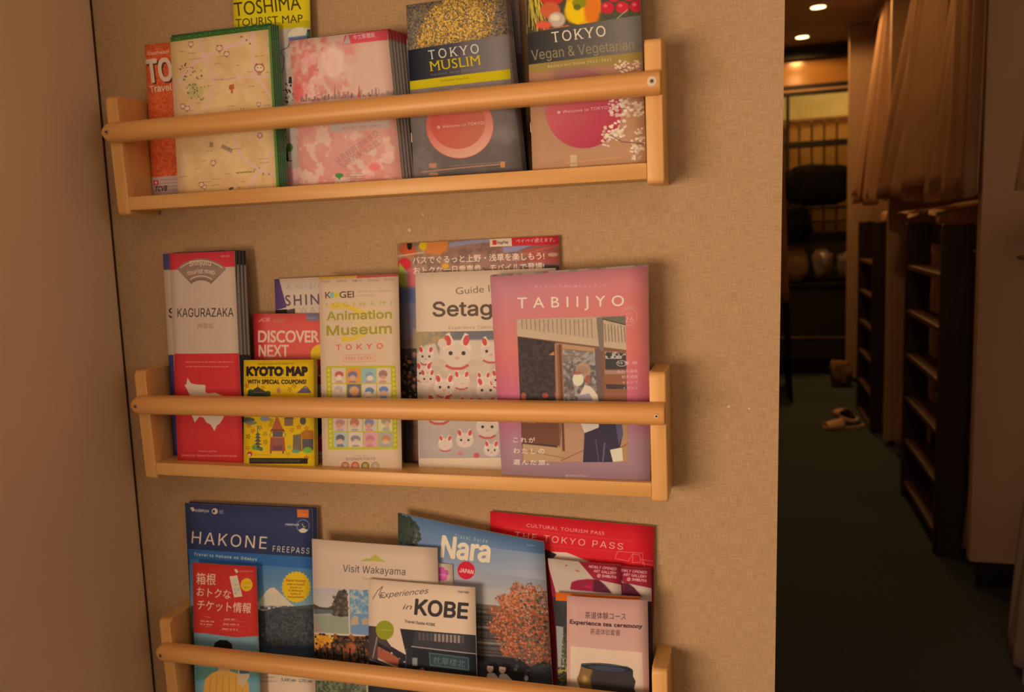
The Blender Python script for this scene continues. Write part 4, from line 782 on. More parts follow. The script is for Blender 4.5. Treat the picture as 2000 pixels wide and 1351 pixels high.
# the traveller: seen from behind, white blouse, dark skirt and rucksack
a.E(1138, 728, 15, 16, 'a87a58', 1, 2); a.E(1128, 745, 11, 13, 'd0b498', 1, 1); a.E(1137, 727, 13, 8, '9c6c4c', 1, 2); a.E(1147, 745, 5, 9, '9c4c38', 1, 1); a.E(1126, 733, 8, 3, 'a04438', .8, 1)
a.P([(1141, 756), (1152, 758), (1166, 775), (1170, 800), (1168, 842), (1140, 848), (1130, 820), (1128, 780)], 'ccaa84', 1, 1); a.P([(1128, 776), (1150, 772), (1158, 786), (1126, 790)], '8c7478', .9, 1); a.P([(1132, 812), (1168, 815), (1166, 838), (1150, 850), (1136, 836)], 'c4a488', 1, 1)
a.P([(1141, 848), (1168, 838), (1190, 850), (1196, 903), (1137, 903)], '3c2c38'); a.P([(1170, 815), (1212, 822), (1216, 850), (1210, 876), (1190, 880), (1180, 862), (1168, 848)], '3a2e3a'); a.P([(1200, 825), (1214, 832), (1216, 852), (1208, 872)], '5c4a5c', .9, 1); a.L([(1162, 860), (1168, 903)], 2, '5c4850'); a.L([(1180, 866), (1176, 903)], 3, '6c5860', .8); a.P([(1190, 880), (1214, 876), (1216, 901), (1196, 903)], 'ccb084')
for i, (s, x0, y) in enumerate((('特集 旅', 1206, 716), ('あわら温泉', 1205, 732), ('観光地図', 1214, 743), ('キャンプ', 1215, 754), ('イベント', 1216, 765))): a.T(s, x0, y, 1246, y-.5, 5.5, 'd8a890', 0.01, sp=1.2)
a.ring(1214, 714, 10, 5.5, 1, 'd8b498')
for s, y, x1 in (('これが', 865, 1044), ('わたしの', 886, 1062), ('選んだ旅。', 907, 1071)): a.T(s, 1002, y, x1, y+.8, 9.5, 'd8b498', 0.012, sp=1.3)
a.T('無料配布中net', 1103, 930, 1146, 930.5, 4, 'c8a088', 0.01); done('tabi', a)
a = art('tabi', 'b8927a', 'd8a67c'); a.Z(Q['tabi'][1], '8a8a5c', 30, .55, 4, .1, .9); a.Z(Q['tabi'][1], 'a85c54', 36, .6, 14, .1, .9); done('tabi_back', a)

# --- rack 3 ---
a = art('hakone', '2c2e3c', 'b88c64'); q = Q['hakone'][1]
a.G([(360, 975), (612, 988), (614, 1100), (364, 1100)], '343448', '282c3e', (480, 985), (490, 1090)); a.P([(367, 1073), (615, 1090), (615, 1113), (370, 1094)], '2c5878'); a.G([(370, 1094), (615, 1113), (616, 1200), (372, 1200)], '3c6484', '74848c', (480, 1100), (490, 1190))
a.P([(371, 991), (378, 990), (381, 997), (376, 999)], 'c8b8a0'); a.T('odakyu', 381, 999, 408, 1000, 6, 'c0b0a0', 0.01); a.E(420, 998, 6, 6, 'c0ac98'); a.E(418, 998, 2.5, 3, '28304c'); a.T('箱根', 429, 1001, 437, 1001, 6, 'a09890'); a.lines(429, 1002, 439, 1003, 1, 1, 'a09890')
a.P([(580, 994), (603, 995), (603, 1011), (581, 1010)], 'c85c28'); a.T('English', 585, 1005, 599, 1006, 3, 'd88c5c'); a.T('FREEPASS', 558, 1026, 584, 1027, 3.5, 'b8b0b0', 0.02); a.ring(592, 1027, 12, 12, 1.5, '6c6c94'); a.P([(583, 1036), (592, 1031), (602, 1036), (596, 1041), (588, 1041)], 'b8b4b4'); a.L([(590, 1023), (594, 1030), (597, 1029)], 1.2, 'c8b040')
a.T('HAKONE', 374, 1062, 521, 1073, 24, 'd0bcaa', 0.0, sp=1.16); a.T('FREEPASS', 533, 1078, 604, 1083, 11.5, 'c8b4a4', 0.0, sp=1.25); a.T('Travel to Hakone on Odakyu', 379, 1086, 502, 1096, 5.5, 'c4c0bc', 0.02, sp=1.2)
a.P([(500, 1185), (520, 1157), (528, 1150), (536, 1149), (546, 1158), (566, 1178), (575, 1186), (500, 1196)], 'b4988c'); a.P([(520, 1157), (528, 1150), (536, 1149), (545, 1158), (533, 1163)], 'c4a898')
a.P([(372, 1185), (500, 1190), (515, 1195), (540, 1188), (575, 1186), (616, 1183), (617, 1320), (380, 1320)], '3c3a34'); a.Z([(372, 1185), (616, 1185), (617, 1270), (380, 1270)], '4c4638', 10, .5, 5, .2, .9); a.Z([(480, 1195), (616, 1190), (617, 1260), (490, 1260)], '2c2c28', 7, .55, 9, .15, .8); a.G([(380, 1262), (617, 1262), (617, 1330), (382, 1330)], '2c3438', '34424a', (500, 1262), (500, 1320), .9)
pts = []
for i in range(48): t = i*math.pi/24; r = 28.5 if i % 2 else 31.5; pts.append((579+r*.92*math.cos(t), 1148+r*math.sin(t)))
a.P(pts, 'cc8c14')
for i, (s, w, h) in enumerate((('Save money', 38, 5), ('with included', 34, 3.6), ('travel on', 22, 3.6), ('8 different', 28, 3.6), ('types of', 20, 3.6), ('transportation!', 32, 3.6))): a.T(s, 578-w/2, 1138+i*6.2+(0 if i else -1), 578+w/2, 1139+i*6.2, h, '7c4414', 0.02)
a.P([(500, 1312), (616, 1325), (622, 1400), (500, 1400)], 'c49c7c'); a.T('5,400 yen', 550, 1330, 578, 1332, 5.5, '4c3830', 0.02); a.T('1,250 yen', 584, 1332, 610, 1334, 5.5, '4c3830', 0.02); a.lines(506, 1322, 540, 1330, 2, 2, '7c6454', 3); done('hakone', a)
a = art('hakone', '242c44', 'b89070'); done('hakone_back', a)

a = art('ticket', 'b02a22', 'bc9270'); 
a.T('箱根', 383, 1137, 422, 1139, 20, 'd8a88c', 0.004); a.T('おトクな', 384, 1160, 451, 1166, 16, 'd8a88c', 0.008); a.T('チケット情報', 385, 1186, 490, 1193, 18, 'd8a88c', 0.008)
a.P([(458, 1111), (463, 1110), (466, 1116), (462, 1118)], 'd8a88c'); a.T('odakyu', 466, 1116, 494, 1116, 3.5, 'c87c68')
a.P([(449, 1124), (464, 1122), (474, 1162), (458, 1164)], 'd0b8a0'); a.P([(452, 1128), (463, 1126), (471, 1156), (459, 1158)], 'b8a890'); a.S([(452, 1128), (463, 1126), (471, 1156), (459, 1158)], 20, .8, 1.6, ['a07c68', '7c8c7c', '8c4c3c']); a.E(482, 1140, 11.5, 12.5, 'c88c1c'); a.T('スマホで', 474, 1139, 490, 1139, 4, '9c6414'); a.T('買える', 477, 1147, 488, 1147, 4, '9c6414')
a.lines(391, 1208, 420, 1214, 2, 3, 'cc7c68', 3, .8, .05); a.L([(400, 1201), (412, 1202)], .8, 'cc7c68'); a.L([(401, 1220), (412, 1221)], .8, 'cc7c68')
for i in range(3): a.lines(438 - i*2, 1204+i*9.5, 466+i*2, 1204+i*9.5, 1, 3, 'cc7c68', i, .8, .05); a.L([(428, 1208+i*9.5), (478, 1211+i*9.5)], .6, 'c06050')
a.P([(378, 1233), (400, 1233), (430, 1237), (460, 1241), (504, 1239), (510, 1400), (382, 1400)], '64888a'); a.G([(378, 1234), (400, 1234), (430, 1238), (460, 1242), (504, 1240), (508, 1330), (382, 1330)], '6c8488', '4c8484', (440, 1240), (440, 1330), .9); a.P([(382, 1300), (506, 1300), (508, 1320), (382, 1325)], '4a6a4c', .7, 3)
a.P([(416, 1264), (420, 1252), (430, 1246), (444, 1247), (453, 1254), (456, 1270), (452, 1300), (424, 1300)], '1c1614'); a.P([(428, 1290), (446, 1290), (450, 1310), (426, 1312)], 'a87450'); a.P([(400, 1325), (414, 1312), (430, 1306), (450, 1308), (480, 1318), (486, 1336), (488, 1400), (392, 1400)], 'c08034'); 
for i in range(6): a.L([(412+i*12, 1318), (406+i*14, 1390)], 1.6, '9c5c24', .6)
a.P([(466, 1304), (484, 1304), (488, 1318), (474, 1340), (464, 1330)], 'b48864'); a.P([(468, 1302), (486, 1302), (486, 1313), (468, 1313)], '3c4854'); done('ticket', a)

a = art('flower', 'c49c78', 'd0a27a'); 
for k in range(5): t = k*1.257-.3; a.E(862+8*math.cos(t), 1120+8*math.sin(t), 7, 6, 'c04c78')
a.E(862, 1120, 7, 7, 'c04c78'); a.T('Nara', 852, 1122, 871, 1123, 4, 'd8a0a8'); done('flower', a)
a = art('waka', 'c79b77', 'd2a47c')
a.P([(705, 1094), (716, 1088), (722, 1090), (734, 1081), (742, 1088), (756, 1096), (730, 1094)], 'a89438'); a.P([(712, 1092), (720, 1090), (726, 1092), (716, 1094)], '9c8c48'); a.T('Visit Wakayama', 670, 1114, 792, 1121, 13.5, '4c3c30', 0.0, sp=1.02); a.T('The Traveler\'s Guide to Wakayama Prefecture', 708, 1129, 850, 1139, 4.5, '8c745c')
a.P([(612, 1145), (678, 1147), (682, 1234), (614, 1231)], '9c8878'); a.G([(612, 1145), (678, 1147), (680, 1184), (613, 1182)], 'b09888', 'b8a08c', (640, 1146), (640, 1182)); a.P([(612, 1176), (624, 1182), (640, 1184), (652, 1178), (654, 1166), (662, 1150), (678, 1150), (681, 1200), (656, 1202), (640, 1190), (613, 1190)], '4c4030', 1, 1); a.S([(650, 1160), (680, 1148), (680, 1200), (656, 1200)], 50, 1.5, 4, ['3c3428', '5c4c38', '6c5444']); a.P([(613, 1198), (660, 1200), (681, 1206), (682, 1234), (614, 1231)], '8c8a64', 1, 1); a.P([(613, 1186), (650, 1188), (652, 1194), (613, 1196)], '5c6058', 1, 1); a.P([(614, 1205), (622, 1212), (632, 1230), (614, 1231)], '9c7c64')
a.G([(683, 1148), (721, 1149), (722, 1237), (685, 1234)], '5c84a0', '6c8494', (700, 1150), (700, 1230)); a.Z([(683, 1148), (721, 1149), (722, 1195), (685, 1195)], 'b0a498', 12, .52, 3, .2, .9); a.P([(686, 1206), (692, 1198), (700, 1200), (702, 1215), (686, 1218)], 'b08c64', 1, 1); a.P([(706, 1206), (716, 1202), (721, 1206), (721, 1216), (708, 1216)], 'ac8860', 1, 1)
a.P([(613, 1236), (860, 1244), (864, 1330), (616, 1322)], '3c2c20'); a.S([(613, 1236), (722, 1240), (722, 1315), (614, 1310)], 320, 1.5, 4.5, ['2c2018', '9c5420', '1c1814', '5c3c24', '3c2c20', '8a4424'], 4, .9); a.P([(613, 1236), (640, 1238), (652, 1248), (640, 1256), (626, 1250), (622, 1266), (614, 1262)], 'cc7c24', 1, 1); a.S([(613, 1236), (655, 1238), (645, 1262), (614, 1268)], 60, 1.5, 3.5, ['cc7c24', 'd89c34', '3c2c20', 'b86420'], 7); a.E(686, 1262, 10, 12, 'a84c2c', .8, 3); a.S([(614, 1284), (722, 1290), (722, 1312), (615, 1308)], 130, 1.5, 3.5, ['a85430', 'b86438', '5c3420', '2c2018'], 9, .9)
for x in (626, 640, 652, 668, 684, 700, 712): a.L([(x, 1262), (x+1, 1302)], 3, '1c1612', .9)
a.P([(616, 1326), (862, 1334), (866, 1440), (616, 1430)], '4c4c30'); a.Z([(616, 1326), (862, 1334), (866, 1440), (616, 1430)], '7c7450', 9, .5, 3, .2, .9); a.L([(717, 1320), (719, 1420)], 2, 'c8a880'); done('waka', a)

a = art('kobe', 'd4a67e', 'd6a880')
a.T('Experiences', 741, 1166, 836, 1157, 10, '4c3c34', -0.006, shear=.5, f=0); a.L([(728, 1168), (738, 1152), (748, 1144), (744, 1152), (740, 1160), (752, 1166)], 1.1, '4c3c34'); a.T('in', 787, 1187, 803, 1187, 9, '4c3c34', shear=.5)
a.T('KOBE', 811, 1196, 912, 1205, 28, '3a302c', 0.035, sp=1.0); a.T('TAKE FREE', 894, 1156, 916, 1158, 3.5, '5c4c40', 0.02); a.T('Travel Guide KOBE', 791, 1212, 850, 1219, 5, '3a302c', 0.02)
a.P([(720, 1219), (738, 1221), (764, 1258), (794, 1275), (782, 1224), (929, 1237), (934, 1460), (720, 1440)], '2e2a2c'); a.P([(720, 1219), (742, 1221), (764, 1262), (726, 1292), (720, 1290)], '4c3a34'); a.E(752, 1227, 18, 18.5, '8c8420'); a.T('HARBOR', 739, 1228, 765, 1229, 3, 'b0a860')
a.P([(738, 1255), (780, 1282), (778, 1300), (738, 1282)], 'a04c34'); a.P([(738, 1250), (800, 1284), (800, 1290), (738, 1258)], '2c2424'); a.S([(740, 1256), (792, 1284), (792, 1290), (740, 1264)], 26, 1, 2.4, ['c0a890', '5c4c44']); a.P([(738, 1281), (779, 1299), (779, 1302), (738, 1285)], 'b89478'); a.L([(737, 1240), (728, 1282)], 3, '8c6c5c'); a.L([(720, 1290), (800, 1318)], 5, '141416'); a.L([(722, 1284), (800, 1310)], 1.5, '8c8480', .8)
a.P([(812, 1228), (929, 1238), (930, 1270), (806, 1258)], '3c3434')
for i in range(12): a.R(818 + i*7.6, 1231 + i*.6, 823 + i*7.6, 1246 + i*.6, 'a08068' if 3 < i < 11 else '5c4c44', .8)
a.L([(804, 1258), (930, 1273)], 2, 'a08c7c'); a.P([(806, 1262), (930, 1276), (932, 1345), (806, 1330)], '242426'); a.P([(838, 1269), (916, 1280), (917, 1306), (840, 1296)], '4c5854'); a.P([(841, 1272), (914, 1282), (914, 1302), (842, 1293)], '30403c'); a.T('枕華楼北', 846, 1290, 908, 1298, 13, '5c6c64', 0.0)
for i in range(16): a.L([(840+i*5.4, 1300+i*.8), (840.5+i*5.4, 1326)], 1.2, '5c5048', .8)
a.R(806, 1280, 816, 1296, '8c8478', .9, 1); a.E(825, 1306, 5, 7, 'a05c48', 1, 1); a.E(820, 1314, 8, 5, 'b07058', .8, 1); a.E(900, 1321, 12, 5, 'b83028', .9, 1); a.E(858, 1314, 8, 3, '9c4c34', .8, 1); a.L([(794, 1262), (793, 1320)], 1.5, '5c5450'); done('kobe', a)

a = art('nara', '5c7484', 'd0a27a'); q = Q['nara'][1]
a.G(q, '4e6c84', '9c9088', (920, 1020), (950, 1130)); a.G([(880, 1100), (1085, 1130), (1085, 1190), (880, 1170)], '8c8480', 'a89480', (960, 1110), (960, 1170)); a.G([(776, 1000), (1062, 1056), (1064, 1080), (776, 1040)], '46647c', '5c7484', (920, 1020), (915, 1050), .8)
a.S([(776, 1004), (818, 1020), (826, 1050), (812, 1062), (777, 1050)], 420, 1.5, 4.5, ['3c4030', '2c3024', '4c4c38', '5c5c44', '343828'], 3); a.S([(776, 1004), (806, 1012), (812, 1050), (777, 1055)], 260, 2, 5, ['2c3024', '3c4030'], 5)
a.G([(886, 1122), (1070, 1145), (1072, 1160), (886, 1132)], '8c8078', '9c8c80', (890, 1130), (1060, 1150)); a.P([(886, 1130), (1074, 1152), (1076, 1200), (886, 1185)], 'a4907c', .8, 3); a.P([(930, 1168), (1000, 1176), (1000, 1186), (930, 1180)], '6c5848', 1, 1)
a.P([(926, 1176), (1074, 1190), (1082, 1330), (926, 1320)], '54443a'); 
for i in range(8): y = 1182 + i*15; a.L([(926, y), (1000, y+7)], 3, ['8c7460', '3c3028', 'a08468', '4c3c34'][i % 4], .9, 1); a.L([(926, y+6), (1010, y+13)], 2, '2c2420', .8)
for x in (940, 948, 962, 985): a.L([(x, 1180), (x, 1240)], 2, '3c3028', .8, 1)
a.P([(926, 1268), (1082, 1282), (1084, 1460), (926, 1450)], '2a2422'); a.P([(935, 1280), (958, 1282), (958, 1320), (935, 1318)], '3c3430')
TR = [(1003, 1140), (1012, 1128), (1026, 1136), (1040, 1132), (1050, 1150), (1066, 1146), (1075, 1158), (1082, 1230), (1084, 1290), (1060, 1282), (1040, 1292), (1018, 1276), (990, 1270), (982, 1256), (1000, 1242), (984, 1236), (966, 1226), (958, 1208), (972, 1196), (956, 1184), (968, 1172), (988, 1176), (972, 1160), (984, 1152), (1000, 1154)]
a.Z(TR, '94482a', 9, .5, 5, .2, .7, f=3); a.S(TR, 2600, 0.9, 2.4, ['a8502c', '8a4428', 'b8603a', '6c3c28', 'c07850', '5c4034', '94482a'], 6, .9); a.S([(985, 1150), (1060, 1135), (1076, 1230), (1060, 1270), (985, 1262), (965, 1215)], 1100, 0.9, 2.2, ['b85830', 'c46c40', '9c4828'], 8, .9); a.S([(1020, 1150), (1075, 1150), (1082, 1320), (1010, 1310)], 200, 1.5, 3.5, ['4c4034', '5c4438', '3c342c', '6c6040'], 11, .8)
a.P([(1040, 1290), (1084, 1290), (1086, 1330), (1040, 1330)], '3c3a38', .8, 3); a.E(1032, 1316, 4, 6, 'b0a090', .9, 1)
for x, y in ((967, 1296), (990, 1298)):
    a.P([(x-7, y+10), (x+5, y+8), (x+20, y+26), (x+22, y+50), (x-9, y+50), (x-10, y+24)], 'c4a488', 1, 0); a.E(x+4, y-2, 10, 11, '1c1412'); a.E(x-2, y, 6.5, 9, 'c49474'); a.P([(x-8, y-6), (x+4, y-14), (x+14, y-4), (x+10, y+8), (x+4, y-4)], '1e1614'); a.P([(x-5, y+4), (x+1, y+3), (x-3, y+7)], 'e0c0a0')
a.T('Nara', 868, 1081, 962, 1092, 37, 'd6b290', 0.032, sp=0.98); a.T('Travel Guide', 896, 1047, 959, 1058, 6, 'c8ac8c', 0.0, sp=1.6); a.E(918.5, 1107, 17, 16.5, 'c01c28', rot=.3); a.T('JAPAN', 905, 1110, 932, 1114, 7.5, 'd8a890', 0.03); a.T('English', 1032, 1064, 1046, 1066, 3, 'a8a098')
a.L([(1064, 1062), (1086, 1440)], 1.2, 'b8a060', .9); done('nara', a)

a = art('tpass', 'c41c20', 'd2a47c'); q = Q['tpass'][1]; a.T('CULTURAL TOURISM PASS', 1030, 1028, 1182, 1044, 6.5, 'd87c68', 0.01, sp=1.15); a.T('THE TOKYO PASS', 1006, 1050, 1218, 1073, 12.5, 'd89078', 0.0, sp=1.2)
for (x0, y0, x1, y1) in ((985, 1029, 1240, 1057), (1000, 1056, 1215, 1078)):
    for i in range(70): t = i/70; a.E(x0+(x1-x0)*t, y0+(y1-y0)*t, .6, .6, 'd06a58', .8)
for pts in ([(1208, 1076), (1256, 1080), (1256, 1100)], [(1208, 1076), (1203, 1090), (1228, 1095), (1238, 1080)], [(1238, 1082), (1250, 1083), (1252, 1098), (1236, 1098), (1238, 1082)], [(1252, 1092), (1276, 1096)], [(1254, 1100), (1276, 1104)], [(1258, 1096), (1260, 1112), (1274, 1112)]): a.L(pts, 1.1, 'd87060', .85)
a.P([(1050, 1080), (1075, 1076), (1110, 1078), (1140, 1090), (1155, 1096), (1100, 1096), (1060, 1096)], 'c49c7c'); a.P([(1000, 1070), (1072, 1073), (1090, 1082), (1060, 1110), (1000, 1110)], '2c1c1c'); a.P([(1060, 1092), (1280, 1110), (1280, 1500), (1060, 1500)], '7c1c24', .9); done('tpass', a)
a = art('gallery', '8c1c28', 'd2a47c'); a.P([(1066, 1088), (1130, 1094), (1160, 1136), (1214, 1150), (1230, 1158), (1234, 1180), (1090, 1180)], 'b48c70'); a.P([(1066, 1088), (1128, 1094), (1152, 1134), (1140, 1165), (1092, 1162)], 'b08c70')
a.E(1107, 1106, 2.5, 2, 'a0503c', 1, 0); a.E(1129, 1118, 5, 2, 'a8584c', 1, 1, .4); a.P([(1118, 1145), (1130, 1140), (1150, 1137), (1168, 1138), (1182, 1150), (1192, 1168), (1115, 1162)], '8a1c2c', 1, 1); a.P([(1160, 1138), (1170, 1138), (1190, 1160), (1196, 1170), (1160, 1166)], '4c1c24', .9, 2); a.E(1150, 1155, 7, 4, 'b02040', .8, 2)
a.T('NEWLY OPENED', 1151, 1110, 1204, 1116, 6.3, 'd8a088', 0.03, sp=1.02); a.T('ART GALLERY', 1160, 1120.5, 1204, 1126, 6.3, 'd8a088', 0.03, sp=1.02); a.T('@ SHIBUYA', 1167, 1131, 1204, 1135.5, 6.3, 'd8a088', 0.03, sp=1.02); a.P([(1080, 1180), (1240, 1180), (1240, 1480), (1090, 1480)], '3c2828'); done('gallery', a)
a = art('tab', '35302a', 'd0a27a'); a.P([(1083, 1155), (1252, 1163), (1252, 1179), (1085, 1172)], 'c85414'); a.P([(1086, 1220), (1100, 1222), (1102, 1300), (1090, 1300)], '8c7c70'); a.Z([(1100, 1220), (1112, 1220), (1112, 1351), (1092, 1351)], '4c4a2c', 7, .5, 4); a.Z([(1090, 1280), (1255, 1280), (1258, 1351), (1090, 1351)], '94742c', 8, .6, 7); done('tab', a)
a = art('tea', 'bb806a', 'd4a57e'); q = Q['tea'][1]; a.G(q, 'b87c66', 'bf8a70', (1190, 1170), (1190, 1350)); a.G([(1240, 1165), (1266, 1165), (1270, 1400), (1242, 1400)], 'b87c66', 'a8705c', (1240, 1250), (1268, 1250), .6)
a.T('茶道体験コース', 1142, 1204, 1222, 1207, 12, '4c2c28', 0.0, font='b'); a.T('Experience tea ceremony', 1113, 1215, 1254, 1224, 7.5, '3c2020', 0.035, font='b', serif=.07); a.T('茶道体验套餐', 1152, 1234, 1211, 1237, 10.5, '5c3830', 0.0)
a.P([(1114, 1258), (1254, 1270), (1258, 1500), (1114, 1490)], 'c49a78'); a.G([(1114, 1258), (1254, 1270), (1258, 1400), (1114, 1390)], 'cc9c78', 'b89478', (1190, 1262), (1190, 1380))
a.P([(1136, 1291), (1170, 1290), (1230, 1300), (1236, 1304), (1236, 1316), (1241, 1326), (1238, 1340), (1243, 1352), (1234, 1370), (1140, 1370), (1130, 1350), (1133, 1338), (1127, 1322), (1132, 1310)], '382c28'); a.P([(1136, 1293), (1160, 1296), (1152, 1320), (1158, 1350), (1140, 1360), (1130, 1350), (1133, 1338), (1127, 1322), (1132, 1310)], '84582c', .9, 3); a.E(1142, 1322, 5, 8, 'b88438', .7, 3); a.E(1142, 1346, 5, 6, 'b88438', .6, 3)
a.E(1184, 1299, 50, 8, '26282c', 1, 0, .09); a.E(1186, 1301, 36, 5, '3c3e44', .9, 1, .09); a.L([(1137, 1293), (1160, 1291), (1225, 1297), (1234, 1302)], 1.2, '7c6448', .8); done('tea', a)

# ---------------------------------------------------------------- build the brochures
NTH = ['first', 'second', 'third', 'fourth', 'fifth', 'sixth']
def B(k, name, label, cat, group=None, mat=None, off=(0, 0, 0), **kw):
    q = [(x+off[0], y+off[1], z+off[2]) for x, y, z in Q[k][0]]
    return brochure(name, label, cat, q, MAT[mat or k], group=group, **kw)
B('orange', 'brochure', 'orange travel brochure with large white TO lettering at the left end of the top rack', 'brochure', thick=0.002)
B('green', 'folded_map', 'cream illustrated area map with green border, front copy of its stack', 'map', thick=0.0008)
for i in range(4): B('green', 'folded_map', NTH[i] + ' green-edged map behind the cream illustrated map, counted from the front', 'map', 'green-edged maps stacked behind the front copy', mat='green_back', off=(0.0015 + 0.0022*i, 0.0019*(i+1), 0.003 - 0.0006*i), thick=0.0013)
B('toshima', 'folded_map', 'tall yellow-topped TOSHIMA tourist map behind the others on the top rack', 'map', thick=0.002)
B('pink', 'brochure', 'pink cherry blossom guide with a city skyline, front copy of its stack', 'brochure', thick=0.0010)
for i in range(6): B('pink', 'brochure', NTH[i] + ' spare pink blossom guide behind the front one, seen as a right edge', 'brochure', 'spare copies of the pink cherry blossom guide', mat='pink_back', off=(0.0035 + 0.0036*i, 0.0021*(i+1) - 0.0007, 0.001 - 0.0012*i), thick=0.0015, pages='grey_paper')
B('muslim', 'brochure', 'TOKYO MUSLIM guide with a gold top, yellow stripe and red plate', 'brochure', thick=0.0022, staples=True)
for i in range(3): B('muslim', 'brochure', NTH[i] + ' spare copy behind the TOKYO MUSLIM guide, seen as a thin right edge', 'brochure', 'spare copies behind the TOKYO MUSLIM guide', mat='darkb' if 0 else 'muslim', off=(0.0015 + 0.0015*i, 0.0032*(i+1) - 0.0005, -0.001*i), thick=0.0022, pages='grey_paper')
B('darkb', 'brochure', 'dark brown brochure showing between TOKYO MUSLIM and TOKYO Vegan guides', 'brochure', thick=0.002, pages='grey_paper')
B('vegan', 'brochure', 'TOKYO Vegan & Vegetarian guide with vegetables, red disc and blossoms', 'brochure', thick=0.0022, staples=True)
for i in range(2): B('vegan', 'brochure', NTH[i] + ' brown copy behind the TOKYO Vegan guide, by the right post', 'brochure', 'spare copies behind the TOKYO Vegan guide', mat='vegan_back', off=(0.0008 + 0.0006*i, 0.005*(i+1) - 0.002, 0.003 - 0.002*i), thick=0.0022, pages='grey_paper')

B('shinjuku', 'folded_map', 'blue and white folded map peeking out left of the KAGURAZAKA map', 'map', thick=0.0016)
B('kagura', 'folded_map', 'red and white KAGURAZAKA tourist map at the left of the middle rack', 'map', thick=0.0018)
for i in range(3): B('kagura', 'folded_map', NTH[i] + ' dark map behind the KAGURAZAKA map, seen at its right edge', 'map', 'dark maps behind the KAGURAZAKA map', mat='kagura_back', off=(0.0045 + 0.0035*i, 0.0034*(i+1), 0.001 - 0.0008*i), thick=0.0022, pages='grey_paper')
B('shin', 'brochure', 'white brochure with SHIN lettering and a purple corner, behind the red one', 'brochure', thick=0.0014)
B('discover', 'brochure', 'red DISCOVER NEXT brochure with a yellow disc, half hidden', 'brochure', thick=0.0018)
B('kyoto', 'folded_map', 'small yellow KYOTO MAP with special coupons and temple drawings', 'map', thick=0.0010)
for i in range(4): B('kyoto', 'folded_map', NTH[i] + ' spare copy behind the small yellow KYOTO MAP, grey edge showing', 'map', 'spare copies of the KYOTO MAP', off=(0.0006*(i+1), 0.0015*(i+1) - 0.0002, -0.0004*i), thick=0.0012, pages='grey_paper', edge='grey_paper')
B('anim', 'leaflet', 'cream Animation Museum leaflet with a yellow-framed grid of small pictures', 'leaflet', thick=0.0012)
B('bus', 'brochure', 'wide colourful bus pass flyer with Japanese lettering, rearmost on the middle rack', 'flyer', thick=0.0010)
B('setag', 'brochure', 'white Setagaya guide with white lucky cat figurines on its cover', 'brochure', thick=0.0020)
B('tabi', 'magazine', 'pink TABIIJYO magazine with a photo of a traveller, front copy of its stack', 'magazine', thick=0.0030, curl=0.002)
for i in range(2): B('tabi', 'magazine', NTH[i] + ' copy behind the pink TABIIJYO magazine, only its top edge showing', 'magazine', 'spare copies of the pink TABIIJYO magazine', mat='tabi_back', off=(-0.001 + 0.0008*i, 0.0034*(i+1), 0.0012 + 0.0008*i), thick=0.0030, curl=0.002)

B('hakone', 'brochure', 'blue HAKONE FREEPASS brochure with a snowy mountain at the left of the bottom rack', 'brochure', thick=0.0016)
B('hakone', 'brochure', 'dark blue copy behind the HAKONE FREEPASS brochure, showing above and right of it', 'brochure', mat='hakone_back', off=(0.006, 0.0030, 0.002), thick=0.0016)
B('ticket', 'leaflet', 'narrow red leaflet with white Japanese lettering before the HAKONE FREEPASS brochure', 'leaflet', thick=0.0012)
B('flower', 'leaflet', 'cream leaflet with a pink blossom mark, peeking between Wakayama and Nara guides', 'leaflet', thick=0.0012)
B('waka', 'brochure', 'white Visit Wakayama guide with small landscape photos', 'brochure', thick=0.0020)
B('kobe', 'brochure', 'white Experiences in KOBE guide with a tram and a green disc', 'brochure', thick=0.0018)
B('nara', 'magazine', 'Nara travel guide with blue sky, red maple and two people', 'magazine', thick=0.0024, curl=0.003)
B('tpass', 'brochure', 'bright red THE TOKYO PASS brochure, rearmost on the bottom rack', 'brochure', thick=0.0014, curl=0.002)
B('gallery', 'leaflet', 'dark red leaflet reading NEWLY OPENED ART GALLERY in full, the front one of two', 'leaflet', thick=0.0010)
B('gallery', 'leaflet', 'dark red art gallery leaflet behind, its first letter covered by the front one', 'leaflet', off=(0.0400, 0.0035, -0.0035), thick=0.0010)
B('tab', 'leaflet', 'dark leaflet with an orange top edge just behind the pink tea ceremony leaflet', 'leaflet', thick=0.0012)
B('tea', 'leaflet', 'dusty pink tea ceremony leaflet with a dark tea bowl', 'leaflet', thick=0.0012)

# ---------------------------------------------------------------- the corridor with bunks
for n, (lx, ly) in enumerate(((1.33, 4.96), (1.286, 5.88))):
    root = empty('ceiling_downlight', (lx, ly, HC)); tag(root, ('nearer' if n == 0 else 'farther') + ' round ceiling downlight glowing warm yellow in the corridor', 'lamp', 'round downlights in the corridor ceiling')
    bm = bmesh.new(); bmesh.ops.create_cone(bm, cap_ends=True, segments=28, radius1=0.052, radius2=0.060, depth=0.006); bm_obj('trim_ring', bm, M['brass'], root, loc=(0, 0, -0.0032))
    bm = bmesh.new(); bmesh.ops.create_cone(bm, cap_ends=True, segments=28, radius1=0.047, radius2=0.047, depth=0.003); bm_obj('diffuser', bm, M['lamp'], root, loc=(0, 0, -0.0080))
    l = bpy.data.lights.new('downlight_beam', 'SPOT'); l.energy = 26; l.color = (1.0, 0.47, 0.14); l.spot_size = 2.95; l.spot_blend = 0.25; l.shadow_soft_size = 0.05
    lo = bpy.data.objects.new('downlight_beam', l); COL.objects.link(lo); lo.parent = root; lo.location = (0, 0, -0.02)
    if n == 0:      # more lamps of the same row, out of the frame nearer the camera
        for yy in (3.9, 2.5):
            l2 = l.copy(); l2.energy = 12; lo2 = bpy.data.objects.new('downlight_beam', l2); COL.objects.link(lo2); lo2.location = (1.15, yy, HC - 0.03)

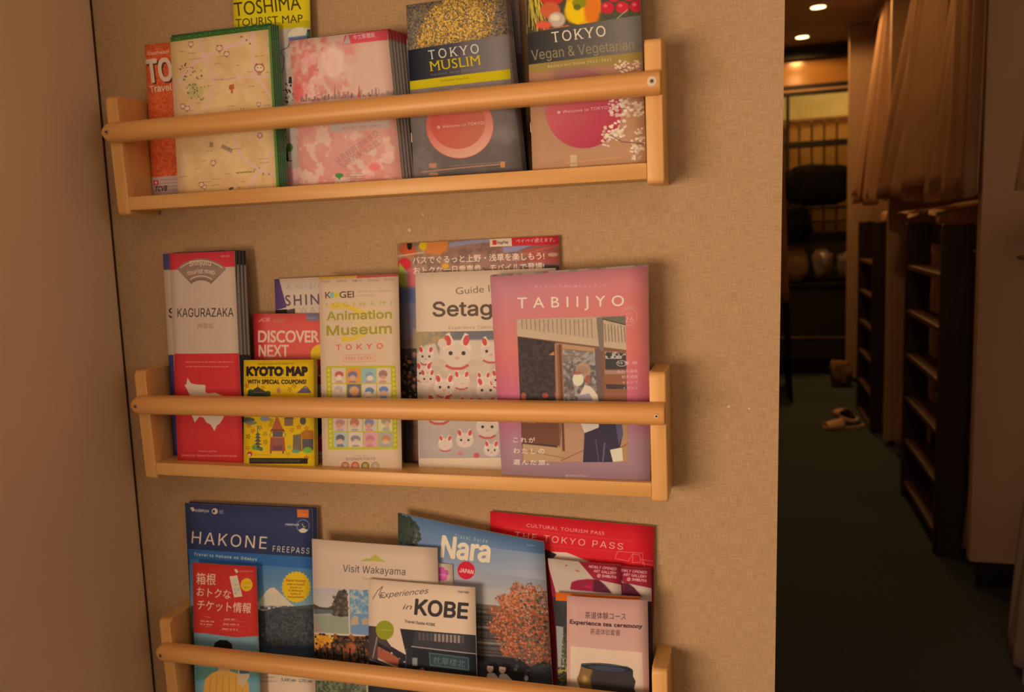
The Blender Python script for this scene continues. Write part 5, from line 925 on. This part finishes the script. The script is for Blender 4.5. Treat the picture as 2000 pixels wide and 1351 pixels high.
# end of the corridor: dark framed window with amber slats behind it
for i, (a, b, mt, nm) in enumerate((((0.41, YE-0.06, 2.545), (1.75, YE, 2.63), 'black_frame', 'trim_2'), ((0.41, YE-0.05, 2.31), (1.75, YE, 2.345), 'black_frame', 'trim_3'),
        ((0.41, YE-0.045, 2.29), (1.75, YE, 2.312), 'brass', 'trim_4'))): struct(box(nm, a, b, M[mt], bev=0.003))
struct(box('wall_end_upper', (0.36, YE + 0.001, 2.30), (3.3, YE + 0.06, HC), M['amber']), 'glossy amber panel above the corridor window')
struct(box('wall_end_lower', (0.36, YE + 0.001, 0), (3.3, YE + 0.06, 1.10), M['cabinet']), 'dark wall under the corridor window')
struct(box('wall_end_right', (1.75, YE + 0.001, 1.10), (3.3, YE + 0.06, 2.30), M['panel']))
win = empty('window_1', (1.2, YE, 1.10)); struct(win, 'black framed window at the end of the corridor, amber slats behind')
def wpart(nm, a, b, mt, bev=0.003): return box(nm, tuple(Vector(a) - Vector((1.2, YE, 1.10))), tuple(Vector(b) - Vector((1.2, YE, 1.10))), M[mt], win, bev)
wpart('window_frame', (0.41, YE-0.04, 2.265), (1.75, YE+0.02, 2.292), 'black_frame'); wpart('window_frame', (0.41, YE-0.04, 1.10), (1.75, YE+0.02, 1.145), 'black_frame')
wpart('glazing_bar', (0.41, YE-0.03, 1.845), (1.75, YE+0.01, 1.895), 'black_frame'); wpart('window_frame', (1.185, YE-0.035, 1.145), (1.212, YE+0.015, 2.265), 'black_frame')
wpart('pane', (1.213, YE-0.004, 1.146), (1.75, YE, 2.264), 'glass', 0)
for i in range(9):
    x = 1.205 + i*0.099; bm = bmesh.new(); box_bm(bm, (x + 0.004, YE+0.16, 1.0), (x + 0.086, YE+0.176, 2.09), 0.003)
    s = bm_obj('slat', bm, M['slat'], win, loc=(-1.2, -YE, -1.10))
wpart('gap_darkener', (1.15, YE+0.19, 1.0), (2.1, YE+0.2, 2.085), 'brass')  # added sheet that hides the bright wall and keeps the slat gaps dark
for z in (2.075, 1.225): wpart('cross_rail', (1.15, YE+0.135, z), (2.0, YE+0.155, z+0.022), 'brass', 0.002)
struct(box('wall_behind_window', (0.3, YE+0.42, 0), (3.3, YE+0.46, HC), plain('pale_yellow_wall', (0.72, 0.62, 0.33), 0.7, 0.2)))
l = bpy.data.lights.new('balcony_lamp', 'AREA'); l.shape = 'RECTANGLE'; l.size = 0.9; l.size_y = 0.15; l.energy = 1.7; l.color = (1.0, 0.74, 0.30)
lo = bpy.data.objects.new('balcony_lamp', l); COL.objects.link(lo); lo.location = (1.6, YE+0.26, 2.5); lo.rotation_euler = (math.radians(-8), 0, 0)
l = bpy.data.lights.new('balcony_lamp_front', 'AREA'); l.shape = 'RECTANGLE'; l.size = 0.9; l.size_y = 0.06; l.energy = 1.5; l.color = (1.0, 0.60, 0.2)
lo = bpy.data.objects.new('balcony_lamp_front', l); COL.objects.link(lo); lo.location = (1.6, YE+0.07, 2.25); lo.rotation_euler = (math.radians(14), 0, 0)

# bench and clutter under the window
bench = empty('storage_bench', (1.05, 6.1, 0.0)); tag(bench, 'low dark storage bench under the corridor window', 'bench')
def rel(o, root): o.location = -Vector(root.location); o.parent = root; return o
rel(box('bench_top', (0.45, 5.93, 0.725), (1.70, YE-0.002, 0.75), M['black_frame'], bev=0.003), bench)
rel(box('front_panel', (0.45, 5.97, 0.13), (1.70, 5.99, 0.724), M['cabinet'], bev=0.002), bench)
rel(box('kick_board', (0.45, 6.0, 0.0), (1.70, 6.02, 0.13), M['black_frame']), bench)
rel(box('rail_strip', (0.45, 5.955, 0.30), (1.70, 5.97, 0.315), M['tan_cloth'], bev=0.001), bench)
def lump(name, c, s, mat, label, cat, seed, n=3, rough=0.25, group=None):
    bm = bmesh.new(); bmesh.ops.create_icosphere(bm, subdivisions=n, radius=1)
    from mathutils import noise
    for v in bm.verts:
        d = v.co.normalized(); k = 1 + rough * noise.noise(d * 2.2 + Vector((seed, 0, 0))) + rough*.6 * noise.noise(d * 5 + Vector((0, seed, 0)))
        q = [math.copysign(abs(t) ** 0.7, t) for t in d]; v.co = Vector((q[0]*s[0]*k, q[1]*s[1]*k, max(q[2]*s[2]*k, -s[2])))
    o = bm_obj(name, bm, mat, smooth=True, loc=c); tag(o, label, cat, group); return o
lump('plastic_bag', (1.46, 6.13, 0.885), (0.085, 0.10, 0.13), M['plastic_bag'], 'crumpled clear plastic bag in the middle of the bench top', 'bag', 1)
lump('plastic_bag', (1.63, 6.13, 0.865), (0.062, 0.09, 0.11), M['plastic_bag'], 'crumpled clear plastic bag at the right end of the bench top', 'bag', 5)
lump('folded_bedding', (1.235, 6.03, 0.90), (0.115, 0.10, 0.145), M['tan_cloth'], 'tan folded bedding on the left of the bench top', 'bedding', 9, rough=.15)
lump('black_jacket', (1.20, 5.92, 1.235), (0.15, 0.085, 0.145), M['black'], 'black jacket heaped on the tan bedding', 'jacket', 12, 4, .35)
bag = lump('black_bag', (1.42, YE-0.135, 1.53), (0.27, 0.085, 0.165), M['black'], 'big black cloth bag slung across the corridor window', 'bag', 21, 4, .12)
sh = empty('window_shelf', (1.4, YE-0.12, 1.34)); tag(sh, 'narrow dark shelf across the window carrying the black bag', 'shelf')
rel(box('shelf_board', (0.42, YE-0.24, 1.335), (1.72, YE-0.045, 1.357), M['black_frame'], bev=0.002), sh)
rel(box('shelf_bracket', (1.10, YE-0.2, 1.29), (1.12, YE-0.045, 1.334), M['black_frame']), sh)

# cloth helper
def cloth(name, label, cat, mat, top, bot, x_top, x_bot, zt, zb, folds, amp, seed=0, hem=0.02, group=None, nx=64, ny=22, pinch=0.0):
    """hanging cloth: top = (y0, y1) at height zt, bot = (y0, y1) at zb"""
    rs = random.Random(seed); ph = rs.uniform(0, 6); V = []; F = []
    for j in range(ny + 1):
        t = j/ny
        for i in range(nx + 1):
            s = i/nx; e = t ** 0.8; y = (top[0]*(1-s) + top[1]*s)*(1-e) + (bot[0]*(1-s) + bot[1]*s)*e
            w = math.sin(2*math.pi*folds*s + ph + 0.7*math.sin(3*t + seed)) + 0.35*math.sin(2*math.pi*folds*2.3*s + ph*2 + t*1.5)
            x = x_top*(1-t) + x_bot*t + amp*(0.55 + 0.75*t)*w; z = zt*(1-t) + zb*t + hem*t*(math.sin(2*math.pi*folds*0.5*s + seed) + 0.4*math.sin(9*s + seed))
            V.append((x, y + amp*.4*math.cos(2*math.pi*folds*s + ph), z))
    for j in range(ny):
        for i in range(nx): a = j*(nx+1)+i; F.append((a, a+1, a+nx+2, a+nx+1))
    o = mesh_obj(name, V, F, mat, smooth=True); md = o.modifiers.new('thick', 'SOLIDIFY'); md.thickness = 0.003
    if label: tag(o, label, cat, group)
    return o
# partitions between the bays: their faces look towards the camera
for i, (y, lab) in enumerate(((1.93, 'nearest beige bunk partition, at the right edge'), (3.77, 'middle beige bunk partition, between the two ladders'), (5.66, 'farthest beige bunk partition, next to the window'))):
    root = empty('bunk_partition', (1.6, y, 0)); tag(root, lab, 'partition', 'beige partitions between the bunk bays')
    zb = 0.03 + (0.06 if i == 0 else 0)
    rel(box('partition_board', (1.60, y, zb), (3.28, y + 0.045, HC - 0.002), M['partition'], bev=0.003), root); rel(box('plinth', (1.63, y + 0.006, 0.0), (3.28, y + 0.04, zb - 0.001), M['black_frame']), root)
# decks, lower berths, header boards
for i, (y0, y1, w) in enumerate(((-1.2, 1.925, 'bay nearest the camera, right edge'), (1.98, 3.765, 'middle bay'), (3.82, 5.655, 'bay beside the window'))):
    root = empty('bunk_bed', (1.9, (y0+y1)/2, 0)); tag(root, 'dark wooden bunk frame of the ' + w, 'bunk bed', 'bunk frames along the corridor')
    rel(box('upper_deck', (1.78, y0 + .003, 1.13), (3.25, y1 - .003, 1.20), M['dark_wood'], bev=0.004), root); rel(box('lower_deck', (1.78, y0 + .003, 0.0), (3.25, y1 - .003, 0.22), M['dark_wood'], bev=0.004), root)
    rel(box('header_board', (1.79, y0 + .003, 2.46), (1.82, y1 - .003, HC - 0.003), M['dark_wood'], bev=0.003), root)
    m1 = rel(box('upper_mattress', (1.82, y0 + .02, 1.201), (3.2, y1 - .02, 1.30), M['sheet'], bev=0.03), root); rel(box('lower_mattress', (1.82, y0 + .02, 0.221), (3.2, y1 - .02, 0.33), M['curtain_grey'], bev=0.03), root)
# curtain rails
for i, (y0, y1, w) in enumerate(((-0.4, 1.925, 'nearest bay'), (1.98, 3.765, 'middle bay'), (3.82, 5.655, 'window bay'))):
    for z, u in ((2.575, 'upper'), (1.124, 'lower')):
        bm = bmesh.new(); bmesh.ops.create_cone(bm, cap_ends=True, segments=12, radius1=0.006, radius2=0.006, depth=y1 - y0 + 0.004, matrix=Matrix.Rotation(math.pi/2, 4, 'X'))
        o = bm_obj('curtain_rail', bm, M['brass'], smooth=True, loc=(1.71, (y0 + y1)/2, z)); tag(o, 'thin brown curtain rail before the ' + u + ' berth of the ' + w, 'curtain rail', 'curtain rails of the bunks')
# curtains
GU = 'beige curtains hanging before the upper berths'
cloth('berth_curtain', 'broad beige curtain flaring out below, left of the middle partition top', 'curtain', M['curtain'], (3.06, 3.50), (2.84, 3.74), 1.70, 1.585, 2.56, 1.365, 4, 0.042, 1, .03, GU)
cloth('berth_curtain', 'long narrow beige curtain falling between two dark gaps of the middle bay', 'curtain', M['curtain'], (2.36, 2.56), (2.27, 2.60), 1.69, 1.60, 2.56, 1.345, 3, 0.03, 2, .02, GU, 40)
cloth('berth_curtain', 'thin beige curtain edge beside the nearest partition', 'curtain', M['curtain'], (1.83, 2.2), (1.89, 2.2), 1.575, 1.565, 2.56, 1.335, 3, 0.012, 3, .01, GU, 30)
cloth('berth_curtain', 'beige curtain of the window bay hanging in front of its partition', 'curtain', M['curtain'], (4.45, 4.62), (4.25, 4.72), 1.70, 1.60, 2.56, 1.36, 3, 0.02, 4, .02, GU, 40)
cloth('berth_curtain', 'beige curtain at the far end of the window bay, slanting outwards', 'curtain', M['curtain'], (4.80, 4.95), (4.85, 5.30), 1.72, 1.60, 2.56, 1.38, 3, 0.02, 5, .02, GU, 40)
cloth('berth_curtain', 'beige curtain beside the middle partition, seen behind the bright fold', 'curtain', M['curtain'], (3.85, 4.30), (3.84, 4.15), 1.70, 1.63, 2.56, 1.37, 4, 0.02, 6, .02, GU, 40)
cloth('berth_curtain', 'beige upper curtain cut by the right edge of the picture', 'curtain', M['curtain'], (1.0, 1.5), (1.05, 1.54), 1.72, 1.60, 2.56, 1.335, 4, 0.02, 7, .01, GU, 40)
GL = 'greyish curtains before the lower berths'
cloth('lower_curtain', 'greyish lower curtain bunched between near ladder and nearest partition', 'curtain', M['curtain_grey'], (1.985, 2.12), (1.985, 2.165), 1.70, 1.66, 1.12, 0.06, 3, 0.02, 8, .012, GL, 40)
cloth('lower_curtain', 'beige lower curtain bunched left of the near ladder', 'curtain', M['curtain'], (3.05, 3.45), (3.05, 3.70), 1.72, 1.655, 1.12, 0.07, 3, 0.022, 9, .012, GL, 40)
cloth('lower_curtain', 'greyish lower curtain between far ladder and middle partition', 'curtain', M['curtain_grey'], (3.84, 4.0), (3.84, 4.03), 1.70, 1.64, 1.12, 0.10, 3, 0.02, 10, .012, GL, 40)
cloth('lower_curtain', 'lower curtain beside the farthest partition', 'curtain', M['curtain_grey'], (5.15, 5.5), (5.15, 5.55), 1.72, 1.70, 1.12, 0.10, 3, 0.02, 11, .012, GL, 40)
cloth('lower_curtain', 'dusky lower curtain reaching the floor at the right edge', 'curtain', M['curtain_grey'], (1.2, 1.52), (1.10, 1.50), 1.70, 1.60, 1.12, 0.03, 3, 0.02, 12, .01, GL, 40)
cloth('side_curtain', 'pale curtain end hanging just beyond the papered wall', 'curtain', M['curtain'], (3.75, 4.5), (3.75, 4.5), 1.03, 1.085, HC - 0.005, 0.80, 2, 0.008, 13, .004, None, 30)
cloth('side_curtain', 'black cloth hanging down to the floor beyond the papered wall', 'curtain', M['black'], (4.8, 5.5), (4.8, 5.5), 1.13, 1.16, 0.79, 0.004, 2, 0.01, 14, .002, None, 30)
# spilling bedding on the upper deck edge
cloth('bed_sheet', 'pale bed sheet spilling over the upper deck edge, catching lamp light', 'bedding', M['sheet'], (2.62, 3.02), (2.70, 3.22), 1.83, 1.555, 1.322, 1.275, 2, 0.006, 21, .012, None, 40)
cloth('bed_sheet', 'pale corner of bedding lying right of the bigger sheet', 'bedding', M['sheet'], (2.42, 2.58), (2.38, 2.60), 1.83, 1.555, 1.322, 1.28, 2, 0.006, 22, .01, None, 30)
cloth('bed_sheet', 'small pale sheet corner on the far upper deck', 'bedding', M['sheet'], (4.35, 4.6), (4.35, 4.7), 1.83, 1.71, 1.318, 1.24, 2, 0.01, 23, .02, None, 30)
cloth('blanket', 'dark folded blanket hanging over the deck by the nearest partition', 'blanket', M['tan_cloth'], (1.99, 2.32), (1.99, 2.33), 1.83, 1.72, 1.318, 1.20, 2, 0.01, 24, .01, None, 30)
# ladders
def ladder(y0, y1, zs, x, label):
    root = empty('bunk_ladder', (x, (y0+y1)/2, 0)); tag(root, label, 'ladder', 'dark ladders up to the upper berths')
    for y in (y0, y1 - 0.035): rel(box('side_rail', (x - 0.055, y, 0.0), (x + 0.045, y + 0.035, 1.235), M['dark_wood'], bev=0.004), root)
    for z in zs: rel(box('tread', (x - 0.05, y0 + 0.0355, z - 0.022), (x + 0.04, y1 - 0.0355, z), M['tread_wood'], bev=0.004), root)
    return root
ladder(2.20, 2.93, [1.055 - 0.195*i for i in range(6)], 1.60, 'dark wooden ladder with brown treads, the nearer and larger one')
ladder(4.06, 4.72, [1.00 - 0.195*i for i in range(6)], 1.62, 'dark wooden ladder farther down the corridor, before the window bay')
# slippers on the carpet
def slipper(x, y, rz, label):
    root = empty('slipper', (x, y, 0)); root.rotation_euler = (0, 0, rz); tag(root, label, 'slipper', 'slippers on the carpet')
    out = [(0.045*math.cos(t) * (1 - 0.12*math.sin(t)), 0.13*math.sin(t)) for t in [2*math.pi*i/24 for i in range(24)]]
    extrude_poly('sole', out, 2, 0.001, 0.022, M['sheet'], root, bev=0.004); extrude_poly('insole', [(a*.8, b*.85) for a, b in out], 2, 0.0222, 0.026, M['black'], root)
    V = []; F = []
    for j in range(7):
        for i in range(9):
            t = math.pi*i/8; V.append((0.047*math.cos(t)*(1-.02*j), 0.01 + j*0.017, 0.012 + (0.05 - 0.004*j)*math.sin(t)))
    for j in range(6):
        for i in range(8): a = j*9+i; F.append((a, a+1, a+10, a+9))
    u = mesh_obj('upper', V, F, M['sheet'], root, True); md = u.modifiers.new('t', 'SOLIDIFY'); md.thickness = 0.004
slipper(1.43, 4.16, 1.9, 'dark slipper with pale rim lying farther out on the carpet')
slipper(1.475, 4.42, 0.3, 'dark slipper with pale rim tucked close to the berth')
lump('cloth_bundle', (1.55, 5.50, 0.10), (0.075, 0.07, 0.10), M['tan_cloth'], 'small crumpled tan bundle on the floor beside the farthest partition', 'bundle', 31, rough=.4)
o = box('wood_offcut', (1.67, 2.02, 0.001), (1.70, 2.30, 0.03), M['pine'], bev=0.002); tag(o, 'thin strip of pale wood on the floor beside the near ladder foot', 'wood strip')
